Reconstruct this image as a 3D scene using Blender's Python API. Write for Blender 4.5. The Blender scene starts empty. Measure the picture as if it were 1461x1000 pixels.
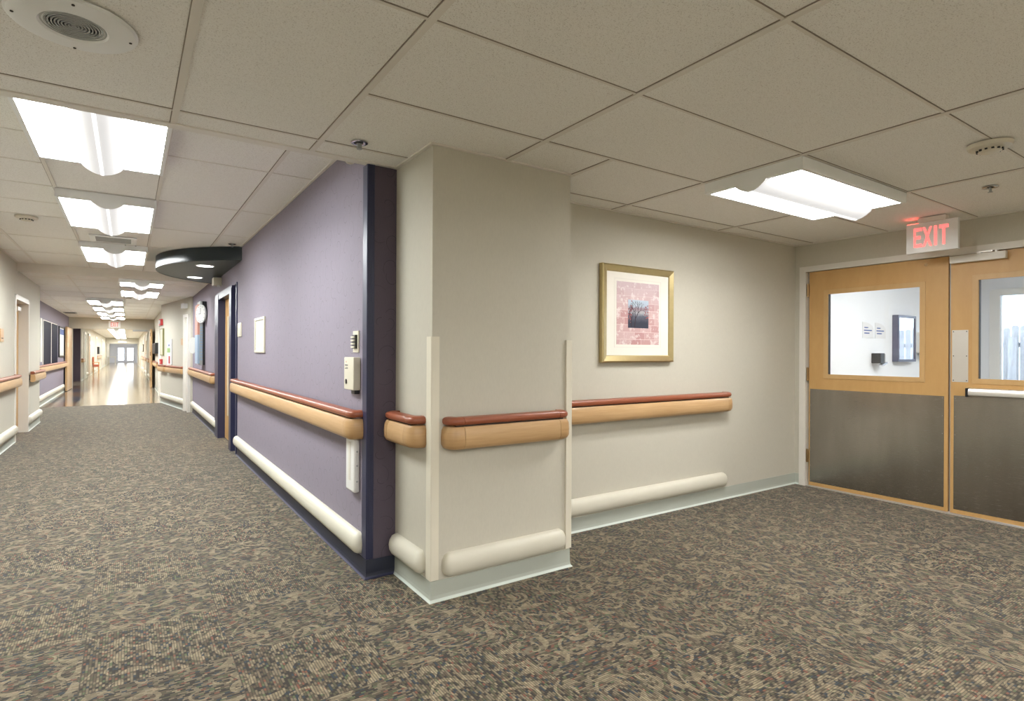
import bpy, bmesh, math, random
from mathutils import Vector, Matrix
C = bpy.context.scene.collection
S = bpy.context.scene
PI = math.pi
random.seed(4)

# ------------------------------------------------------------------ camera
cam_d = bpy.data.cameras.new('camera')
cam = bpy.data.objects.new('camera', cam_d); C.objects.link(cam)
cam_d.sensor_width = 36; cam_d.lens = 814.37 / 1461 * 36
cam_d.shift_y = 2.857 / 1461
cam_d.clip_start = 0.05; cam_d.clip_end = 300
cam.matrix_world = (Matrix.Translation((0, 0, 1.257)) @ Matrix.Rotation(-math.radians(33.894), 4, 'Z')
                    @ Matrix.Rotation(PI / 2, 4, 'X') @ Matrix.Rotation(math.radians(0.249), 4, 'Z'))
S.camera = cam
S.view_settings.view_transform = 'Standard'; S.view_settings.look = 'None'
S.view_settings.gamma = 1; S.view_settings.use_curve_mapping = False
S.view_settings.exposure = 2.05
S.cycles.use_denoising = True
S.cycles.max_bounces = 12; S.cycles.diffuse_bounces = 8; S.cycles.glossy_bounces = 4
S.cycles.sample_clamp_indirect = 6
LAMP = 8.3          # brightness of the fluorescent diffusers
# ------------------------------------------------------------------ daylight
w = bpy.data.worlds.new('sky'); S.world = w; w.use_nodes = True
w.node_tree.nodes['Background'].inputs[0].default_value = (0.80, 0.88, 1.0, 1)
w.node_tree.nodes['Background'].inputs[1].default_value = 1.5

H, H2, H3 = 2.298, 2.479, 2.37      # entrance ceiling, raised corridor ceiling, far corridor ceiling

# ------------------------------------------------------------------ material helpers
class NT:
    def __init__(s, name):
        s.m = bpy.data.materials.new(name); s.m.use_nodes = True
        s.t = s.m.node_tree; s.b = s.t.nodes['Principled BSDF']
    def n(s, typ, **kw):
        nd = s.t.nodes.new(typ)
        for k, v in kw.items(): setattr(nd, k, v)
        return nd
    def put(s, sock, v):
        if hasattr(v, 'is_output'): s.t.links.new(v, sock)
        elif isinstance(v, (tuple, list)): sock.default_value = tuple(v) if len(v) == len(sock.default_value) else tuple(v) + (1,)
        else: sock.default_value = v
    def math(s, op, *a, clamp=False):
        nd = s.n('ShaderNodeMath', operation=op, use_clamp=clamp)
        for i, v in enumerate(a): s.put(nd.inputs[i], v)
        return nd.outputs[0]
    def vmath(s, op, *a):
        nd = s.n('ShaderNodeVectorMath', operation=op)
        for i, v in enumerate(a): s.put(nd.inputs[i], v)
        return nd.outputs['Value'] if op in ('LENGTH', 'DOT_PRODUCT') else nd.outputs[0]
    def mix(s, f, a, b, blend='MIX'):
        nd = s.n('ShaderNodeMix', data_type='RGBA', blend_type=blend)
        s.put(nd.inputs[0], f); s.put(nd.inputs[6], a); s.put(nd.inputs[7], b)
        return nd.outputs[2]
    def pos(s): return s.n('ShaderNodeNewGeometry').outputs['Position']
    def xyz(s, v):
        nd = s.n('ShaderNodeSeparateXYZ'); s.put(nd.inputs[0], v); return nd.outputs
    def comb(s, x, y, z=0.0):
        nd = s.n('ShaderNodeCombineXYZ'); s.put(nd.inputs[0], x); s.put(nd.inputs[1], y); s.put(nd.inputs[2], z); return nd.outputs[0]
    def noise(s, v, scale, detail=2, rough=.5):
        nd = s.n('ShaderNodeTexNoise'); s.put(nd.inputs['Vector'], v)
        nd.inputs['Scale'].default_value = scale; nd.inputs['Detail'].default_value = detail; nd.inputs['Roughness'].default_value = rough
        return nd.outputs[0]
    def ramp(s, f, stops, const=False):
        nd = s.n('ShaderNodeValToRGB'); s.put(nd.inputs[0], f)
        e = nd.color_ramp.elements
        if const: nd.color_ramp.interpolation = 'CONSTANT'
        while len(e) < len(stops): e.new(.5)
        for el, (p, c) in zip(e, stops):
            el.position = p; el.color = tuple(c) + (1,) if len(c) == 3 else c
        return nd.outputs[0]
    def bump(s, h, strength=.2, dist=.002):
        nd = s.n('ShaderNodeBump'); s.put(nd.inputs['Height'], h)
        nd.inputs['Strength'].default_value = strength; nd.inputs['Distance'].default_value = dist
        s.t.links.new(nd.outputs[0], s.b.inputs['Normal'])
    def base(s, c): s.put(s.b.inputs['Base Color'], c)
    def set(s, rough=.5, metal=0., spec=.5):
        s.b.inputs['Roughness'].default_value = rough; s.b.inputs['Metallic'].default_value = metal
        s.b.inputs['Specular IOR Level'].default_value = spec
        return s.m

def plain(name, c, rough=.5, metal=0., spec=.5, vary=.04, scale=6):
    k = NT(name)
    n_ = k.noise(k.pos(), scale, 3)
    k.base(k.mix(n_, tuple(x * (1 - vary) for x in c), tuple(min(1, x * (1 + vary)) for x in c)))
    return k.set(rough, metal, spec)

def emis(name, c, st):
    k = NT(name); k.base(tuple(x * (.22 if 'lens' in name else .5) for x in c))
    k.b.inputs['Emission Color'].default_value = tuple(c) + (1,)
    k.b.inputs['Emission Strength'].default_value = st
    return k.set(.4)

def curl_mask(k, p, K=1.9, wdt=.13, cut=.56):
    """scroll strokes: a spiral arc with a random turn in every voronoi cell"""
    v = k.n('ShaderNodeTexVoronoi', voronoi_dimensions='2D'); v.inputs['Scale'].default_value = 1.0
    v.inputs['Randomness'].default_value = .8
    k.put(v.inputs['Vector'], p)
    rel = k.vmath('SUBTRACT', p, v.outputs['Position'])
    x, y, _ = k.xyz(rel)
    rc = k.xyz(v.outputs['Color'])
    flip = k.math('SUBTRACT', k.math('MULTIPLY', k.math('GREATER_THAN', rc[1], .5), 2.0), 1.0)
    th = k.math('MULTIPLY', k.math('ARCTAN2', y, x), flip)
    th = k.math('DIVIDE', th, 2 * PI)
    th = k.math('ADD', th, rc[0])
    r = k.math('LENGTH', 0) if False else k.vmath('LENGTH', k.comb(x, y))
    sp = k.math('FRACT', k.math('ADD', k.math('MULTIPLY', r, K), k.math('ADD', th, 4.0)))
    d = k.math('ABSOLUTE', k.math('SUBTRACT', sp, .5))
    # stroke swells towards the middle of the curl and thins out
    ww = k.math('MULTIPLY', k.math('SUBTRACT', 1.25, k.math('MULTIPLY', r, 1.6)), wdt)
    line = k.math('LESS_THAN', d, ww)
    return k.math('MULTIPLY', line, k.math('LESS_THAN', r, cut))

def leaf_mask(k, p, a=.10, b=.30):
    v = k.n('ShaderNodeTexVoronoi', voronoi_dimensions='2D'); v.inputs['Scale'].default_value = 1.0
    v.inputs['Randomness'].default_value = .9
    k.put(v.inputs['Vector'], p)
    x, y, _ = k.xyz(k.vmath('SUBTRACT', p, v.outputs['Position']))
    rc = k.xyz(v.outputs['Color'])
    an = k.math('MULTIPLY', rc[0], 2 * PI)
    c, s_ = k.math('COSINE', an), k.math('SINE', an)
    u = k.math('ADD', k.math('MULTIPLY', x, c), k.math('MULTIPLY', y, s_))
    t = k.math('SUBTRACT', k.math('MULTIPLY', y, c), k.math('MULTIPLY', x, s_))
    # teardrop bent along its length
    u = k.math('ADD', u, k.math('MULTIPLY', k.math('MULTIPLY', t, t), 1.4))
    taper = k.math('MULTIPLY', k.math('ADD', k.math('DIVIDE', t, b), 1.5), a * .6)
    e = k.math('ADD', k.math('POWER', k.math('ABSOLUTE', k.math('DIVIDE', u, taper)), 2.0),
               k.math('POWER', k.math('ABSOLUTE', k.math('DIVIDE', t, b)), 2.0))
    return k.math('LESS_THAN', e, 1.0)

def carpet():
    k = NT('patterned carpet'); P = k.pos(); x, y, z = k.xyz(P)
    T = .51
    tx = k.math('DIVIDE', k.math('ADD', x, .149), T); ty = k.math('DIVIDE', k.math('SUBTRACT', y, 1.07), T)
    ix, iy = k.math('FLOOR', tx), k.math('FLOOR', ty)
    chk = k.math('MODULO', k.math('ABSOLUTE', k.math('ADD', ix, iy)), 2.0)
    fx, fy = k.math('SUBTRACT', tx, ix), k.math('SUBTRACT', ty, iy)
    # ribs run one way in half of the tiles and the other way in the rest
    def sel(a, b): return k.math('ADD', k.math('MULTIPLY', a, chk), k.math('MULTIPLY', b, k.math('SUBTRACT', 1.0, chk)))
    across, along = sel(x, y), sel(y, x)
    pitch = .0098
    ra = k.math('DIVIDE', across, pitch)
    wn = k.n('ShaderNodeTexWhiteNoise', noise_dimensions='2D')
    ri = k.math('FLOOR', ra)
    jit = k.math('MULTIPLY', k.math('SINE', k.math('MULTIPLY', ri, 12.9)), 5.0)
    k.put(wn.inputs['Vector'], k.comb(ri, k.math('FLOOR', k.math('ADD', k.math('DIVIDE', along, .017), jit))))
    yarn = k.ramp(wn.outputs[0], [(0, (.034, .029, .024)), (.20, (.092, .070, .047)), (.38, (.165, .132, .088)), (.55, (.082, .078, .046)),
                                  (.68, (.19, .158, .108)), (.80, (.030, .042, .055)), (.88, (.18, .075, .048)), (.93, (.095, .12, .06)), (.97, (.25, .205, .13))], True)
    tan = k.ramp(wn.outputs[0], [(0, (.25, .20, .13)), (.3, (.32, .265, .172)), (.6, (.225, .182, .118)), (.8, (.36, .295, .195))], True)
    # each tile carries its own cut of the scroll pattern
    off = k.comb(k.math('MULTIPLY', chk, 3.37), k.math('MULTIPLY', chk, 7.7))
    dn = k.n('ShaderNodeTexNoise'); dn.inputs['Scale'].default_value = 5; k.put(dn.inputs['Vector'], P)
    wob = k.vmath('SCALE', k.vmath('SUBTRACT', dn.outputs['Color'], (.5, .5, .5)))
    wob.node.inputs['Scale'].default_value = .05
    flat = k.comb(x, y)
    p0 = k.vmath('ADD', k.vmath('ADD', flat, wob), off)
    def sc(v, s_):
        o = k.vmath('SCALE', v); o.node.inputs['Scale'].default_value = s_; return o
    m1 = curl_mask(k, sc(p0, 4.6), 1.7, .085, .60)
    m2 = leaf_mask(k, sc(k.vmath('ADD', p0, (5.3, 2.1, 0)), 6.0), .105, .31)
    m3 = curl_mask(k, sc(k.vmath('ADD', p0, (1.3, 9.1, 0)), 7.0), 1.3, .06, .42)
    m = k.math('MAXIMUM', k.math('MAXIMUM', m1, m2), m3)
    br = k.noise(P, 260, 1)
    m = k.math('MULTIPLY', m, k.math('GREATER_THAN', k.math('ADD', br, .22), .5))
    col = k.mix(k.math('MULTIPLY', m, .72), yarn, tan)
    rib = k.math('ABSOLUTE', k.math('SUBTRACT', k.math('FRACT', ra), .5))        # gap between loops
    gap = k.math('MULTIPLY', k.math('GREATER_THAN', rib, .34), .6)
    col = k.mix(gap, col, (.035, .03, .024))  # shade between the ribs put into the colour
    # seams
    sm = k.math('MAXIMUM', k.math('GREATER_THAN', k.math('ABSOLUTE', k.math('SUBTRACT', fx, .5)), .4965),
                k.math('GREATER_THAN', k.math('ABSOLUTE', k.math('SUBTRACT', fy, .5)), .4965))
    col = k.mix(k.math('MULTIPLY', sm, .6), col, (.05, .042, .035))
    big = k.noise(P, .8, 2)
    col = k.mix(k.math('MULTIPLY', big, .10), col, (.5, .5, .5), 'MULTIPLY')
    k.base(col)
    k.b.inputs['Sheen Weight'].default_value = .22
    k.b.inputs['Sheen Roughness'].default_value = .4
    k.bump(k.math('SUBTRACT', .5, rib), .5, .002)
    return k.set(.9, 0, .2)

def tile_board():
    k = NT('acoustic ceiling board'); P = k.pos()
    n1 = k.noise(P, 185, 2, .6); n2 = k.noise(P, 70, 2)
    pin = k.math('GREATER_THAN', n1, .62)
    pin2 = k.math('GREATER_THAN', k.noise(k.vmath('ADD', P, (3, 3, 3)), 300, 1), .66)
    c = k.mix(n2, (.85, .84, .80), (.90, .895, .865))
    c = k.mix(k.math('MULTIPLY', k.math('MAXIMUM', pin, pin2), .36), c, (.28, .24, .19))
    k.base(c); k.bump(n1, .25, .002)
    return k.set(.92, 0, .15)

def wallpaper(name, c, curl=0., fine=.05, rough=.75):
    k = NT(name); P = k.pos(); x, y, z = k.xyz(P)
    n1 = k.noise(k.vmath('MULTIPLY', P, (1, 1, .25)), 160, 2); n2 = k.noise(P, 22, 3)
    col = k.mix(n1, tuple(v * (1 - fine) for v in c), tuple(v * (1 + fine) for v in c))
    col = k.mix(k.math('MULTIPLY', k.math('SUBTRACT', n2, .3, clamp=True), .22), col, tuple(v * .8 for v in c))
    if curl:
        p = k.comb(k.math('MULTIPLY', k.math('ADD', x, y), 7.5), k.math('MULTIPLY', z, 7.5))
        m = curl_mask(k, p, 1.3, .025, .6)
        col = k.mix(k.math('MULTIPLY', m, curl), col, tuple(v * .45 for v in c))
    k.base(col); k.bump(n1, .12, .001)
    return k.set(rough, 0, .3)

def wood(name, c1, c2, rough=.35, stretch=(1.2, 1.2, 28), scale=3.0):
    k = NT(name)
    v = k.vmath('MULTIPLY', k.pos(), stretch)
    n1 = k.noise(v, scale, 5, .6); n2 = k.noise(k.vmath('MULTIPLY', v, (1, 1, 3)), scale * 3, 3)
    f = k.math('ADD', k.math('MULTIPLY', n1, .7), k.math('MULTIPLY', n2, .3))
    k.base(k.ramp(f, [(.25, c1), (.72, c2)]))
    return k.set(rough, 0, .45)

def steel():
    k = NT('brushed steel'); P = k.pos()
    n1 = k.noise(k.vmath('MULTIPLY', P, (1, 5, 260)), 3, 3, .5)
    n2 = k.noise(k.vmath('MULTIPLY', P, (1, 3, .7)), 1.6, 3)
    k.base(k.mix(n2, (.27, .25, .225), (.50, .475, .44)))
    k.put(k.b.inputs['Roughness'], k.math('ADD', .24, k.math('MULTIPLY', n1, .05)))
    k.b.inputs['Metallic'].default_value = 1
    k.b.inputs['Anisotropic'].default_value = .3
    k.bump(n2, .15, .004)
    return k.m

def glass_pane():
    k = NT('clear glass')
    k.t.nodes.remove(k.b)
    tr = k.n('ShaderNodeBsdfTransparent'); tr.inputs[0].default_value = (.95, .97, .97, 1)
    gl = k.n('ShaderNodeBsdfGlossy'); gl.inputs['Roughness'].default_value = .02
    fr = k.n('ShaderNodeFresnel'); fr.inputs[0].default_value = 1.45
    mx = k.n('ShaderNodeMixShader')
    k.t.links.new(fr.outputs[0], mx.inputs[0]); k.t.links.new(tr.outputs[0], mx.inputs[1]); k.t.links.new(gl.outputs[0], mx.inputs[2])
    k.t.links.new(mx.outputs[0], k.t.nodes['Material Output'].inputs[0])
    return k.m

def vinyl():
    k = NT('polished vinyl tile'); P = k.pos(); x, y, z = k.xyz(P)
    n1 = k.noise(P, 5, 5)
    fx = k.math('FRACT', k.math('DIVIDE', x, .305)); fy = k.math('FRACT', k.math('DIVIDE', y, .305))
    s_ = k.math('MAXIMUM', k.math('LESS_THAN', fx, .02), k.math('LESS_THAN', fy, .02))
    wn = k.n('ShaderNodeTexWhiteNoise', noise_dimensions='2D')
    k.put(wn.inputs['Vector'], k.comb(k.math('FLOOR', k.math('DIVIDE', x, .305)), k.math('FLOOR', k.math('DIVIDE', y, .305))))
    c = k.mix(n1, (.30, .25, .175), (.38, .325, .24))
    c = k.mix(k.math('MULTIPLY', wn.outputs[0], .25), c, (.30, .25, .18))
    c = k.mix(k.math('MULTIPLY', s_, .5), c, (.16, .13, .1))
    # dark border inlay along the left wall
    inl = k.math('MULTIPLY', k.math('LESS_THAN', x, -1.02), k.math('LESS_THAN', y, 25.5))
    c = k.mix(k.math('MULTIPLY', inl, .85), c, k.mix(k.math('GREATER_THAN', k.math('SINE', k.math('MULTIPLY', y, 1.6)), .1), (.03, .045, .08), (.17, .09, .05)))
    k.base(c); k.bump(k.noise(k.vmath('MULTIPLY', P, (1, 1, 1)), 3.2, 2), .22, .006)
    k.put(k.b.inputs['Roughness'], k.math('ADD', .09, k.math('MULTIPLY', n1, .08)))
    k.b.inputs['Specular IOR Level'].default_value = .42
    return k.m

def print_art():
    """washed pink block print: patches of rose, grey and cream"""
    k = NT('pink block print'); P = k.pos(); x, y, z = k.xyz(P)
    b = k.n('ShaderNodeTexBrick'); b.offset = .37
    k.put(b.inputs['Vector'], k.comb(x, z)); b.inputs['Scale'].default_value = 4.6
    b.inputs['Color1'].default_value = (.50, .27, .27, 1); b.inputs['Color2'].default_value = (.62, .44, .44, 1)
    b.inputs['Mortar'].default_value = (.72, .58, .57, 1); b.inputs['Mortar Size'].default_value = .012; b.inputs['Mortar Smooth'].default_value = .6
    n1 = k.noise(P, 20, 5, .75)
    up = k.math('MULTIPLY', k.math('SUBTRACT', z, 1.55), 3.2, clamp=True)
    c = k.mix(up, b.outputs[0], (.60, .50, .54))
    c = k.mix(k.math('MULTIPLY', k.math('GREATER_THAN', n1, .56), .55), c, (.80, .76, .74))
    k.base(c); return k.set(.6)

def scene_art():
    k = NT('winter tree picture'); P = k.pos(); x, y, z = k.xyz(P)
    h = k.math('DIVIDE', k.math('SUBTRACT', z, 1.485), .215)
    n1 = k.noise(P, 60, 4, .7)
    h = k.math('ADD', h, k.math('MULTIPLY', k.math('SUBTRACT', n1, .5), .22))
    c = k.ramp(h, [(0, (.03, .035, .06)), (.22, (.10, .11, .15)), (.36, (.42, .42, .46)), (.5, (.30, .20, .24)), (.58, (.42, .50, .60)), (1, (.56, .68, .80))])
    k.base(c); return k.set(.6)

M = dict(
 carpet=carpet(), board=tile_board(),
 tee=plain('painted ceiling tee', (.74, .71, .65), .45), tee_gap=plain('painted tee gap shadow', (.25, .21, .17), .8),
 soffit=plain('painted soffit', (.78, .755, .70), .7),
 beige=wallpaper('beige wallcovering', (.575, .55, .472)),
 purple=wallpaper('purple swirl wallcovering', (.262, .232, .288), .45, .07),
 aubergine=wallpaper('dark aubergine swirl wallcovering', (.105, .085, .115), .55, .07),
 navy=plain('navy painted metal', (.030, .033, .080), .35), navy_vinyl=plain('navy vinyl base', (.022, .026, .048), .45),
 guard=plain('cream vinyl guard', (.74, .70, .59), .38), crash=plain('cream vinyl bumper', (.66, .635, .54), .42),
 cove=plain('grey green vinyl base', (.44, .47, .42), .45), cove_lip=plain('pale vinyl base toe', (.62, .68, .64), .4),
 rail=wood('maple rail', (.47, .285, .13), (.62, .41, .215), .33),
 rail_dark=wood('darker maple rail piece', (.44, .26, .115), (.57, .365, .18), .33),  # end pieces in a slightly darker maple tone
 red=plain('brick red vinyl', (.30, .088, .042), .33), dark=plain('dark bracket', (.03, .025, .022), .6),
 door=wood('honey maple veneer', (.53, .315, .115), (.60, .37, .15), .42, (4, 4, .6), 2.5),
 door_edge=wood('maple edge moulding', (.55, .34, .14), (.62, .41, .19), .4, (4, 4, .6), 2.5),
 steel=steel(), frame=plain('warm white painted frame', (.74, .715, .66), .4),
 white=plain('white paint', (.78, .78, .77), .5), vest=plain('cool white plaster', (.78, .80, .84), .7, vary=.01),
 plastic=plain('ivory plastic', (.68, .64, .53), .35), grey=plain('grey metal', (.40, .42, .42), .4),
 alum=plain('satin aluminium', (.70, .68, .64), .35, .6), black=plain('black plastic', (.012, .012, .014), .35),
 brass=plain('aged brass', (.36, .24, .12), .35, .9), chrome=plain('chrome', (.6, .6, .62), .15, 1),
 gold=plain('champagne gold leaf', (.56, .46, .24), .30, .75, vary=.08, scale=30), mat=plain('cream mat board', (.82, .79, .72), .8),
 art=print_art(), art2=scene_art(), ink=plain('dark ink', (.03, .03, .045), .8), twig=plain('dark twig paint', (.045, .03, .045), .8),
 rose=plain('rose foliage paint', (.32, .10, .11), .8),
 disc=plain('deep teal enamel', (.010, .020, .026), .28), disc_under=plain('charcoal teal soffit', (.045, .065, .062), .45),
 diff=emis('lit fluorescent diffuser', (1, .985, .955), LAMP), diff_far=emis('lit diffuser of the far corridor', (1, .985, .95), LAMP * .75), diff_cool=emis('lit corridor diffuser', (.97, 1, .985), LAMP * 1.4), lens=emis('lit prismatic lens', (1, .99, .98), 0.16),
 lens_rib=emis('bright lens rib', (1, .99, .98), .42),
 can=emis('lit recessed lamp', (.95, .98, 1), 2.5), exit_red=emis('lit exit letters', (1, .10, .09), .62), exit_faint=emis('faint exit letters', (1, .25, .2), .16), glow=emis('added red glow strip', (1, .08, .06), 2.2), lamp_white=plain('lamp housing white', (.84, .86, .86), .35),
 glass=glass_pane(), vinyl=vinyl(), paper=plain('white paper', (.70, .70, .72), .7), poster=plain('pale poster', (.72, .74, .72), .5),
 blue=plain('blue print', (.06, .11, .32), .6), redp=plain('red print', (.50, .04, .04), .5), green=plain('olive frame', (.25, .25, .10), .5),
 pink=plain('salmon board', (.55, .27, .21), .6), sky_board=plain('pale blue board', (.33, .43, .55), .6), clock=plain('white clock face', (.56, .57, .56), .4),
 blueframe=plain('dull blue metal', (.10, .11, .17), .3), plastic2=plain('off white board', (.60, .59, .55), .5), slat=plain('navy blind slat', (.009, .009, .024), .5), mirror=plain('mirror glass', (.92, .94, .97), .03, 1, vary=0),
 plank=wood('weathered fence plank', (.17, .165, .17), (.36, .36, .38), .8, (9, 9, .8), 2), siding=plain('white siding', (.86, .88, .92), .6),
 concrete=plain('concrete paving', (.55, .56, .58), .9), orange=plain('reddish chair fabric', (.40, .11, .06), .7),
 multi=plain('leaf green card', (.30, .45, .18), .6), endwall=plain('pale blue plaster', (.74, .78, .90), .7),
)

# ------------------------------------------------------------------ mesh helpers
class MB:
    def __init__(s): s.bm = bmesh.new(); s.k = 0
    def box(s, x0, x1, y0, y1, z0, z1, bev=0.0, seg=2):
        e = .00014 * (s.k % 6); s.k += 1          # keeps abutting boxes of one mesh from sharing a plane
        x0, x1, y0, y1, z0, z1 = min(x0, x1) - e, max(x0, x1) + e, min(y0, y1) - e, max(y0, y1) + e, z0 - e, z1 + e
        r = bmesh.ops.create_cube(s.bm, size=1)
        vs = r['verts']
        for v in vs:
            v.co = Vector(((x0 + x1) / 2 + v.co.x * abs(x1 - x0), (y0 + y1) / 2 + v.co.y * abs(y1 - y0), (z0 + z1) / 2 + v.co.z * abs(z1 - z0)))
        if bev:
            es = list({e for v in vs for e in v.link_edges})
            bmesh.ops.bevel(s.bm, geom=es, offset=bev, segments=seg, profile=.6, affect='EDGES', clamp_overlap=True)
        return s
    def grid(s, rings, close_u=False, cap=False):
        vv = [[s.bm.verts.new(p) for p in r] for r in rings]
        n = len(vv[0])
        for a, b in zip(vv, vv[1:]):
            for i in range(n if close_u else n - 1):
                j = (i + 1) % n
                try: s.bm.faces.new((a[i], a[j], b[j], b[i]))
                except ValueError: pass
        if cap:
            for r in (vv[0], vv[-1]):
                try: s.bm.faces.new(r)
                except ValueError: pass
        return s
    def prism(s, pts, vec):
        a = [Vector(p) for p in pts]; return s.grid([a, [p + Vector(vec) for p in a]], True, True)
    def cyl(s, c, axis, r, h, n=24, r2=None):
        """frustum from c along axis"""
        ax = Vector(axis).normalized(); u = ax.orthogonal().normalized(); v = ax.cross(u); c = Vector(c)
        r2 = r if r2 is None else r2
        R = [[c + ax * t + (u * math.cos(2 * PI * i / n) + v * math.sin(2 * PI * i / n)) * q for i in range(n)] for t, q in ((0, r), (h, r2))]
        return s.grid(R, True, True)
    def lathe(s, c, axis, prof, n=32):
        ax = Vector(axis).normalized(); u = ax.orthogonal().normalized(); v = ax.cross(u); c = Vector(c)
        R = [[c + ax * t + (u * math.cos(2 * PI * i / n) + v * math.sin(2 * PI * i / n)) * max(q, 1e-4) for i in range(n)] for q, t in prof]
        return s.grid(R, True, True)
    def build(s, name, mat, parent=None, smooth=None):
        bmesh.ops.recalc_face_normals(s.bm, faces=s.bm.faces)
        me = bpy.data.meshes.new(name); s.bm.to_mesh(me); s.bm.free()
        me.materials.append(M[mat] if isinstance(mat, str) else mat)
        if smooth:
            for p in me.polygons: p.use_smooth = True
            try: me.set_sharp_from_angle(angle=math.radians(smooth))
            except Exception: pass
        o = bpy.data.objects.new(name, me); C.objects.link(o)
        if parent:
            o.parent = parent
            o.matrix_parent_inverse = parent_world(parent).inverted()
        return o
def parent_world(p):
    m = Matrix.Translation(p.location) @ p.rotation_euler.to_matrix().to_4x4()
    return (parent_world(p.parent) @ p.matrix_parent_inverse @ m) if p.parent else m
def B(*a, **k): return MB().box(*a, **k)

def tag(o, label, cat, group=None):
    o['label'] = label; o['category'] = cat
    if group: o['group'] = group
    return o
def struct(o, label=None, cat=None):
    o['kind'] = 'structure'
    if label: o['label'] = label
    if cat: o['category'] = cat
    return o
def thing(name, label, cat, loc, group=None):
    o = bpy.data.objects.new(name, None); C.objects.link(o); o.location = loc; o.empty_display_size = .1
    return tag(o, label, cat, group)
def sthing(name, label, cat, loc):
    o = bpy.data.objects.new(name, None); C.objects.link(o); o.location = loc; o.empty_display_size = .1
    return struct(o, label, cat)

# ------------------------------------------------------------------ floors
struct(B(-3.2, 5.45, -4.2, 16.2, -.08, 0).build('floor', 'carpet'), 'brown patterned carpet tiles with tan scrolls', 'floor')
struct(B(-3.2, 3.0, 16.2, 73.2, -.08, 0).build('floor', 'vinyl'), 'polished beige vinyl floor of the far corridor', 'floor')
struct(B(5.45, 10.5, -.7, 3.35, -.08, 0).build('floor', 'vinyl'), 'entry floor behind the double doors', 'floor')

# ------------------------------------------------------------------ walls
def boxes(lst):
    m = MB()
    for b in lst: m.box(*b)
    return m
struct(boxes([(1.097, 1.27, 3.073, 7.6, 0, 2.62)]).build('wall_purple', 'purple'), 'long purple wall beside the corridor', 'wall')
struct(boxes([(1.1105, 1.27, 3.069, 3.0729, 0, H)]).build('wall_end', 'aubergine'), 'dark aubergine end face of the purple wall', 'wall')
struct(boxes([(1.265, 2.157, 2.602, 3.1, 0, 2.62)]).build('wall_column', 'beige'), 'beige column jutting out at the corner', 'wall')
struct(boxes([(2.157, 5.6, 3.068, 3.3, 0, 2.62)]).build('wall_back', 'beige'), 'beige wall with the framed picture', 'wall')
struct(boxes([(5.371, 5.50, 3.012, 3.068, 0, H + .02), (5.371, 5.50, -4.2, .615, 0, H + .02), (5.371, 5.50, .615, 3.012, 2.082, H + .02)]).build('wall_right', 'beige'), 'beige wall around the double doors', 'wall')
struct(boxes([(-1.5, 5.6, -4.3, -4.2, 0, 2.4)]).build('wall_front', 'beige'), 'beige wall behind the camera', 'wall')
# left corridor wall with its door opening
struct(boxes([(-1.5, -1.293, -4.2, 10.24, 0, 2.62), (-1.5, -1.293, 11.52, 12.93, 0, 2.62), (-1.5, -1.293, 10.24, 11.52, 2.03, 2.62), (-1.8, -1.5, 12.83, 12.93, 0, 2.62), (-2.2, -1.5, 10.2, 11.56, 0, 2.3)]).build('wall_left', 'beige'), 'beige left wall of the corridor', 'wall')
struct(boxes([(-1.8, -1.65, 12.93, 24.1, 0, 2.62)]).build('wall_left', 'purple'), 'purple left wall before the fire doors', 'wall')
# purple wall beyond the dark doorway, angled wall, right wall
struct(boxes([(1.255, 1.40, 7.3, 9.6, 0, 2.62), (1.097, 1.40, 9.55, 13.4, 0, 2.62), (1.097, 1.40, 7.55, 9.6, 2.09, 2.62)]).build('wall_purple', 'purple'), 'purple wall with the clock beyond the dark doorway', 'wall')
A0, B0 = Vector((1.06, 13.4, 0)), Vector((.66, 16.4, 0))
mb = MB(); dv = (B0 - A0).normalized(); nv = Vector((dv.y, -dv.x, 0))
if nv.x > 0: nv = -nv
mb.prism([A0, B0, B0 - nv * .15, A0 - nv * .15 ], (0, 0, 2.62))
struct(mb.build('wall_angled', 'beige'), 'beige wall slanting in along the right of the corridor', 'wall')
struct(boxes([(1.06, 1.4, 13.4, 13.46, 0, 2.62)]).build('wall_angled', 'beige'))
mb = MB(); mb.prism([(.66, 16.38, 0), (.75, 17.4, 0), (.75, 60, 0), (.95, 60, 0), (.95, 16.38, 0)], (0, 0, 2.62))
struct(mb.build('wall_far_right', 'beige'), 'beige right wall of the far corridor', 'wall')
# fire door wall and what lies behind
struct(boxes([(-2.6, -1.55, 24.0, 24.15, 0, 2.62), (.635, .95, 24.0, 24.15, 0, 2.62), (-1.8, .95, 24.0, 24.15, 2.0, 2.62)]).build('wall_cross', 'beige'), 'beige cross wall with the exit sign over the fire doors', 'wall')
struct(boxes([(-2.6, -2.5, 24.1, 29.4, 0, 2.62)]).build('wall_alcove', 'beige'))
struct(boxes([(-2.6, -1.64, 29.3, 29.45, 0, 2.62)]).build('wall_alcove', 'aubergine'), 'dark purple alcove wall beyond the fire doors', 'wall')
struct(boxes([(-2.6, -1.64, 24.15, 29.3, 2.17, 2.62)]).build('wall_alcove_header', 'beige'))
struct(boxes([(-1.8, -1.63, 29.45, 73, 0, 2.62)]).build('wall_far_left', 'beige'), 'beige left wall of the far corridor', 'wall')
struct(boxes([(.78, .95, 60, 73, 0, 2.62)]).build('wall_far_right', 'beige'))
struct(boxes([(-1.8, .95, 60, 60.15, 1.87, 2.62), (-1.65, -1.55, 60, 60.15, 0, 1.9), (.68, .8, 60, 60.15, 0, 1.9)]).build('wall_cross', 'beige'), 'second beige cross wall far down the corridor', 'wall')
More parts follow.
